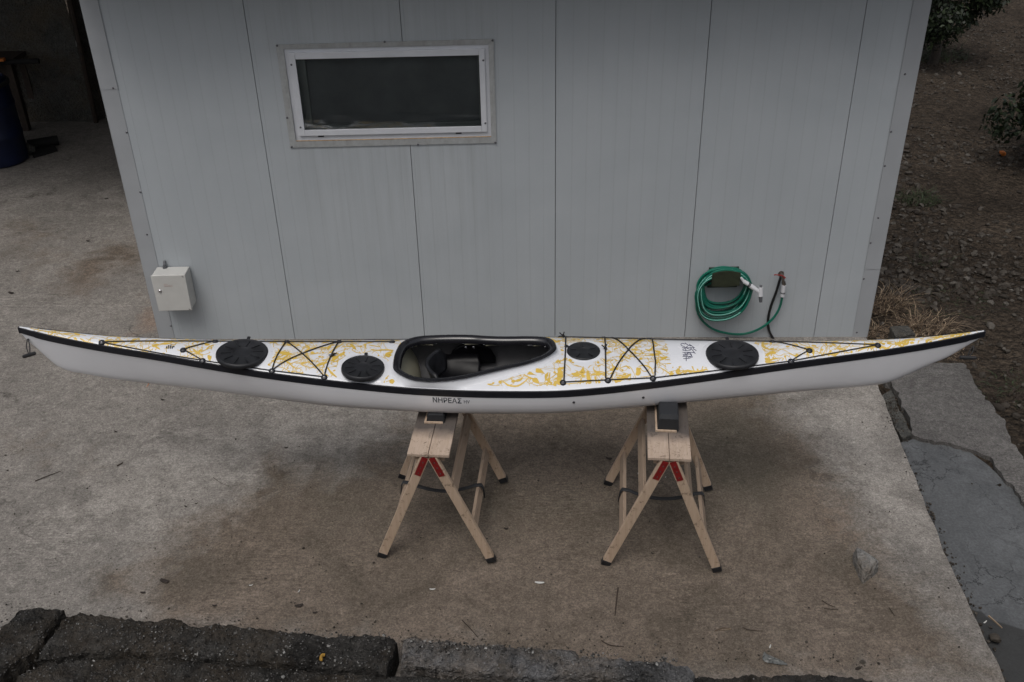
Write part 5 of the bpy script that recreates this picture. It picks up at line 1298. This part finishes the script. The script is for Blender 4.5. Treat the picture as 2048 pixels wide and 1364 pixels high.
# ================================================================== OLD OUTBUILDING AT THE BACK LEFT
gw = at_g(190, 243); GX, GY = gw.x, gw.y
ob_ = thing('old_outbuilding', 'dark old rendered masonry building at the back left, behind the blue barrel', 'building', (GX - 2, GY, gz(GX)))
def rough_wall(x0, y0, x1, y1, z0, z1, mat, name, amp=.03, seed=0):
    mb = MB(); n = max(4, int(math.hypot(x1 - x0, y1 - y0) / .06)); m = int((z1 - z0) / .06); d = Vector((x1 - x0, y1 - y0, 0)).normalized(); nn = Vector((d.y, -d.x, 0)); rows = []
    for j in range(m + 1):
        row = []
        for i in range(n + 1):
            p = Vector((x0, y0, z0 + (z1 - z0) * j / m)) + d * (math.hypot(x1 - x0, y1 - y0) * i / n)
            course = .6 * max(0, math.sin(p.z * 6.28 / .38 + .5 * noise.noise(Vector((p.x, 0, 3))))) ** 8 if p.z > 1.0 else 0
            p += nn * (amp * (noise.noise(p * 2.2) + .5 * noise.noise(p * 8)) - amp * course); row.append(p)
        rows.append(row)
    mb.grid(rows); return obj(name, mb, mat, ob_, world=True, recalc=False, angle=60)
rough_wall(GX - 5, GY, GX, GY, -.2, 3.1, M['oldwall'], 'wall'); rough_wall(GX, GY, GX + .28, GY + .55, -.2, 3.1, M['oldwall'], 'door_reveal', .035)
mb = MB(); mb.box((GX + .25, GY + 3.0, -.3), (-2.4, GY + 3.1, 3.1)); mb.box((-2.5, WY + 4.1, -.3), (-2.42, GY + 3, 3.1)); mb.box((GX + .26, GY + .6, -.3), (GX + .3, GY + 3, 3.1)); each('inner_wall', mb, M['dark'], ob_, world=True, smooth=False)  # black colour stands in for the darkness beyond the doorway
mb = MB(); mb.box((GX - 5.2, GY - 3.9, 3.12), (-2.3, GY + 3.2, 3.22)); obj('shade_roof', mb, M['shade_roof'], ob_, world=True, smooth=False)  # unseen canopy added to darken the wall and floor below it
mb = MB(); mb.tube([(GX + .02, GY - .03, 0), (GX + .05, GY + .0, 1.4), (GX + .02, GY - .02, 3.0)], .03, 8); mb.tube([(GX + .33, GY + .5, .05), (GX + .31, GY + .5, 3.0)], .05, 8); each('door_post', mb, M['darkwood'], ob_, world=True)
# barrel
bp = at_g(2, 322); bxx, byy = bp.x, bp.y; z0 = gz(bxx)
br_ = thing('blue_barrel', 'dark blue plastic barrel cut by the left edge, in front of the old building', 'barrel', (bxx, byy, z0))
prof = [(.26, 0), (.285, .02), (.29, .08), (.295, .28), (.303, .30), (.303, .325), (.295, .345), (.295, .60), (.303, .62), (.303, .645), (.295, .665), (.29, .85), (.27, .91), (.25, .92), (.245, .90), (0, .90)]
mb = MB(); mb.lathe(prof, (bxx, byy, z0), 40); obj('drum', mb, M['blue'], br_, world=True); mb = MB(); mb.lathe([(.297, .835), (.306, .84), (.306, .87), (.294, .88)], (bxx, byy, z0), 40); obj('lid_ring', mb, M['dark'], br_, world=True)
# workbench behind it
wb = at_g(20, 262); bq = thing('old_bench', 'dark old timber bench standing against the wall behind the barrel', 'bench', (wb.x, wb.y, gz(wb.x)))
zb = gz(wb.x); mb = MB(); mb.box((wb.x - 1.3, wb.y - .05, zb + .80), (wb.x + .28, wb.y + .42, zb + .85)); obj('bench_top', mb, M['darkwood'], bq, world=True, smooth=False)
for dx, dy in ((-1.2, .02), (.2, .02), (-1.2, .36), (.2, .36)):
    mb = MB(); mb.box((wb.x + dx - .035, wb.y + dy - .035, zb), (wb.x + dx + .035, wb.y + dy + .035, zb + .799)); obj('leg', mb, M['darkwood'], bq, world=True, smooth=False)
mb = MB(); mb.box((wb.x - .6, wb.y + .30, zb + .15), (wb.x + .1, wb.y + .33, zb + .70)); obj('back_panel', mb, M['darkwood'], bq, world=True, smooth=False)
q = at_z(78, 122, zb + .88); mb = MB(); mb.tube([q, q + Vector((-1.2, -.03, .0))], .028, 10); single('black_bar', mb, M['dark'], 'black pipe lying on top of the old bench', 'pipe')
q = at_z(4, 119, zb + .93); mb = MB(); mb.box((q.x - .12, q.y - .03, zb + .912), (q.x + .03, q.y + .03, zb + .945)); single('orange_tool', mb, M['orange'], 'small orange object lying on the black pipe at the left edge', 'tool', bevel=.008, smooth=False)
# dark scraps on the floor beside the barrel
q0, q1 = at_g(56, 290, .06), at_g(116, 280, .06); mb = MB(); mb.tube([q0, q1], .055, 14); single('black_pipe_offcut', mb, M['dark'], 'short thick black pipe lying on the floor right of the barrel', 'pipe')
P = [at_g(x, y, .03) for x, y in ((60, 296), (108, 288), (114, 298), (66, 312))]; mb = MB(); mb.add(P + [v - Vector((0, 0, .028)) for v in P], [(0,1,2,3),(4,7,6,5),(0,4,5,1),(1,5,6,2),(2,6,7,3),(3,7,4,0)]); single('black_board', mb, M['dark'], 'flat black board lying in front of the short black pipe', 'board', smooth=False)
mb = MB(); q = at_g(56, 308); stone(mb, (q.x, q.y, gz(q.x) + .05), .09, .8, 3, True); single('grey_stone', mb, M['oldwall'], 'grey stone between the barrel and the black board', 'stone')

# unseen building assumed under the camera, added to darken the foreground
hs_ = thing('shade_house', 'unseen pale rendered building below the camera, added to shade the near yard', 'shade_house', (0, -1, 0))
mb = MB(); mb.box((-7, -6, -.3), (7, .55, 2.5)); obj('wall', mb, M['shade_house'], hs_, world=True, smooth=False)
mb = MB(); mb.box((-7.1, -6.1, 2.502), (7.1, 1.05, 2.62)); obj('shade_slab', mb, M['block'], hs_, world=True, smooth=False)  # out-of-view overhang lengthened to shade the near yard
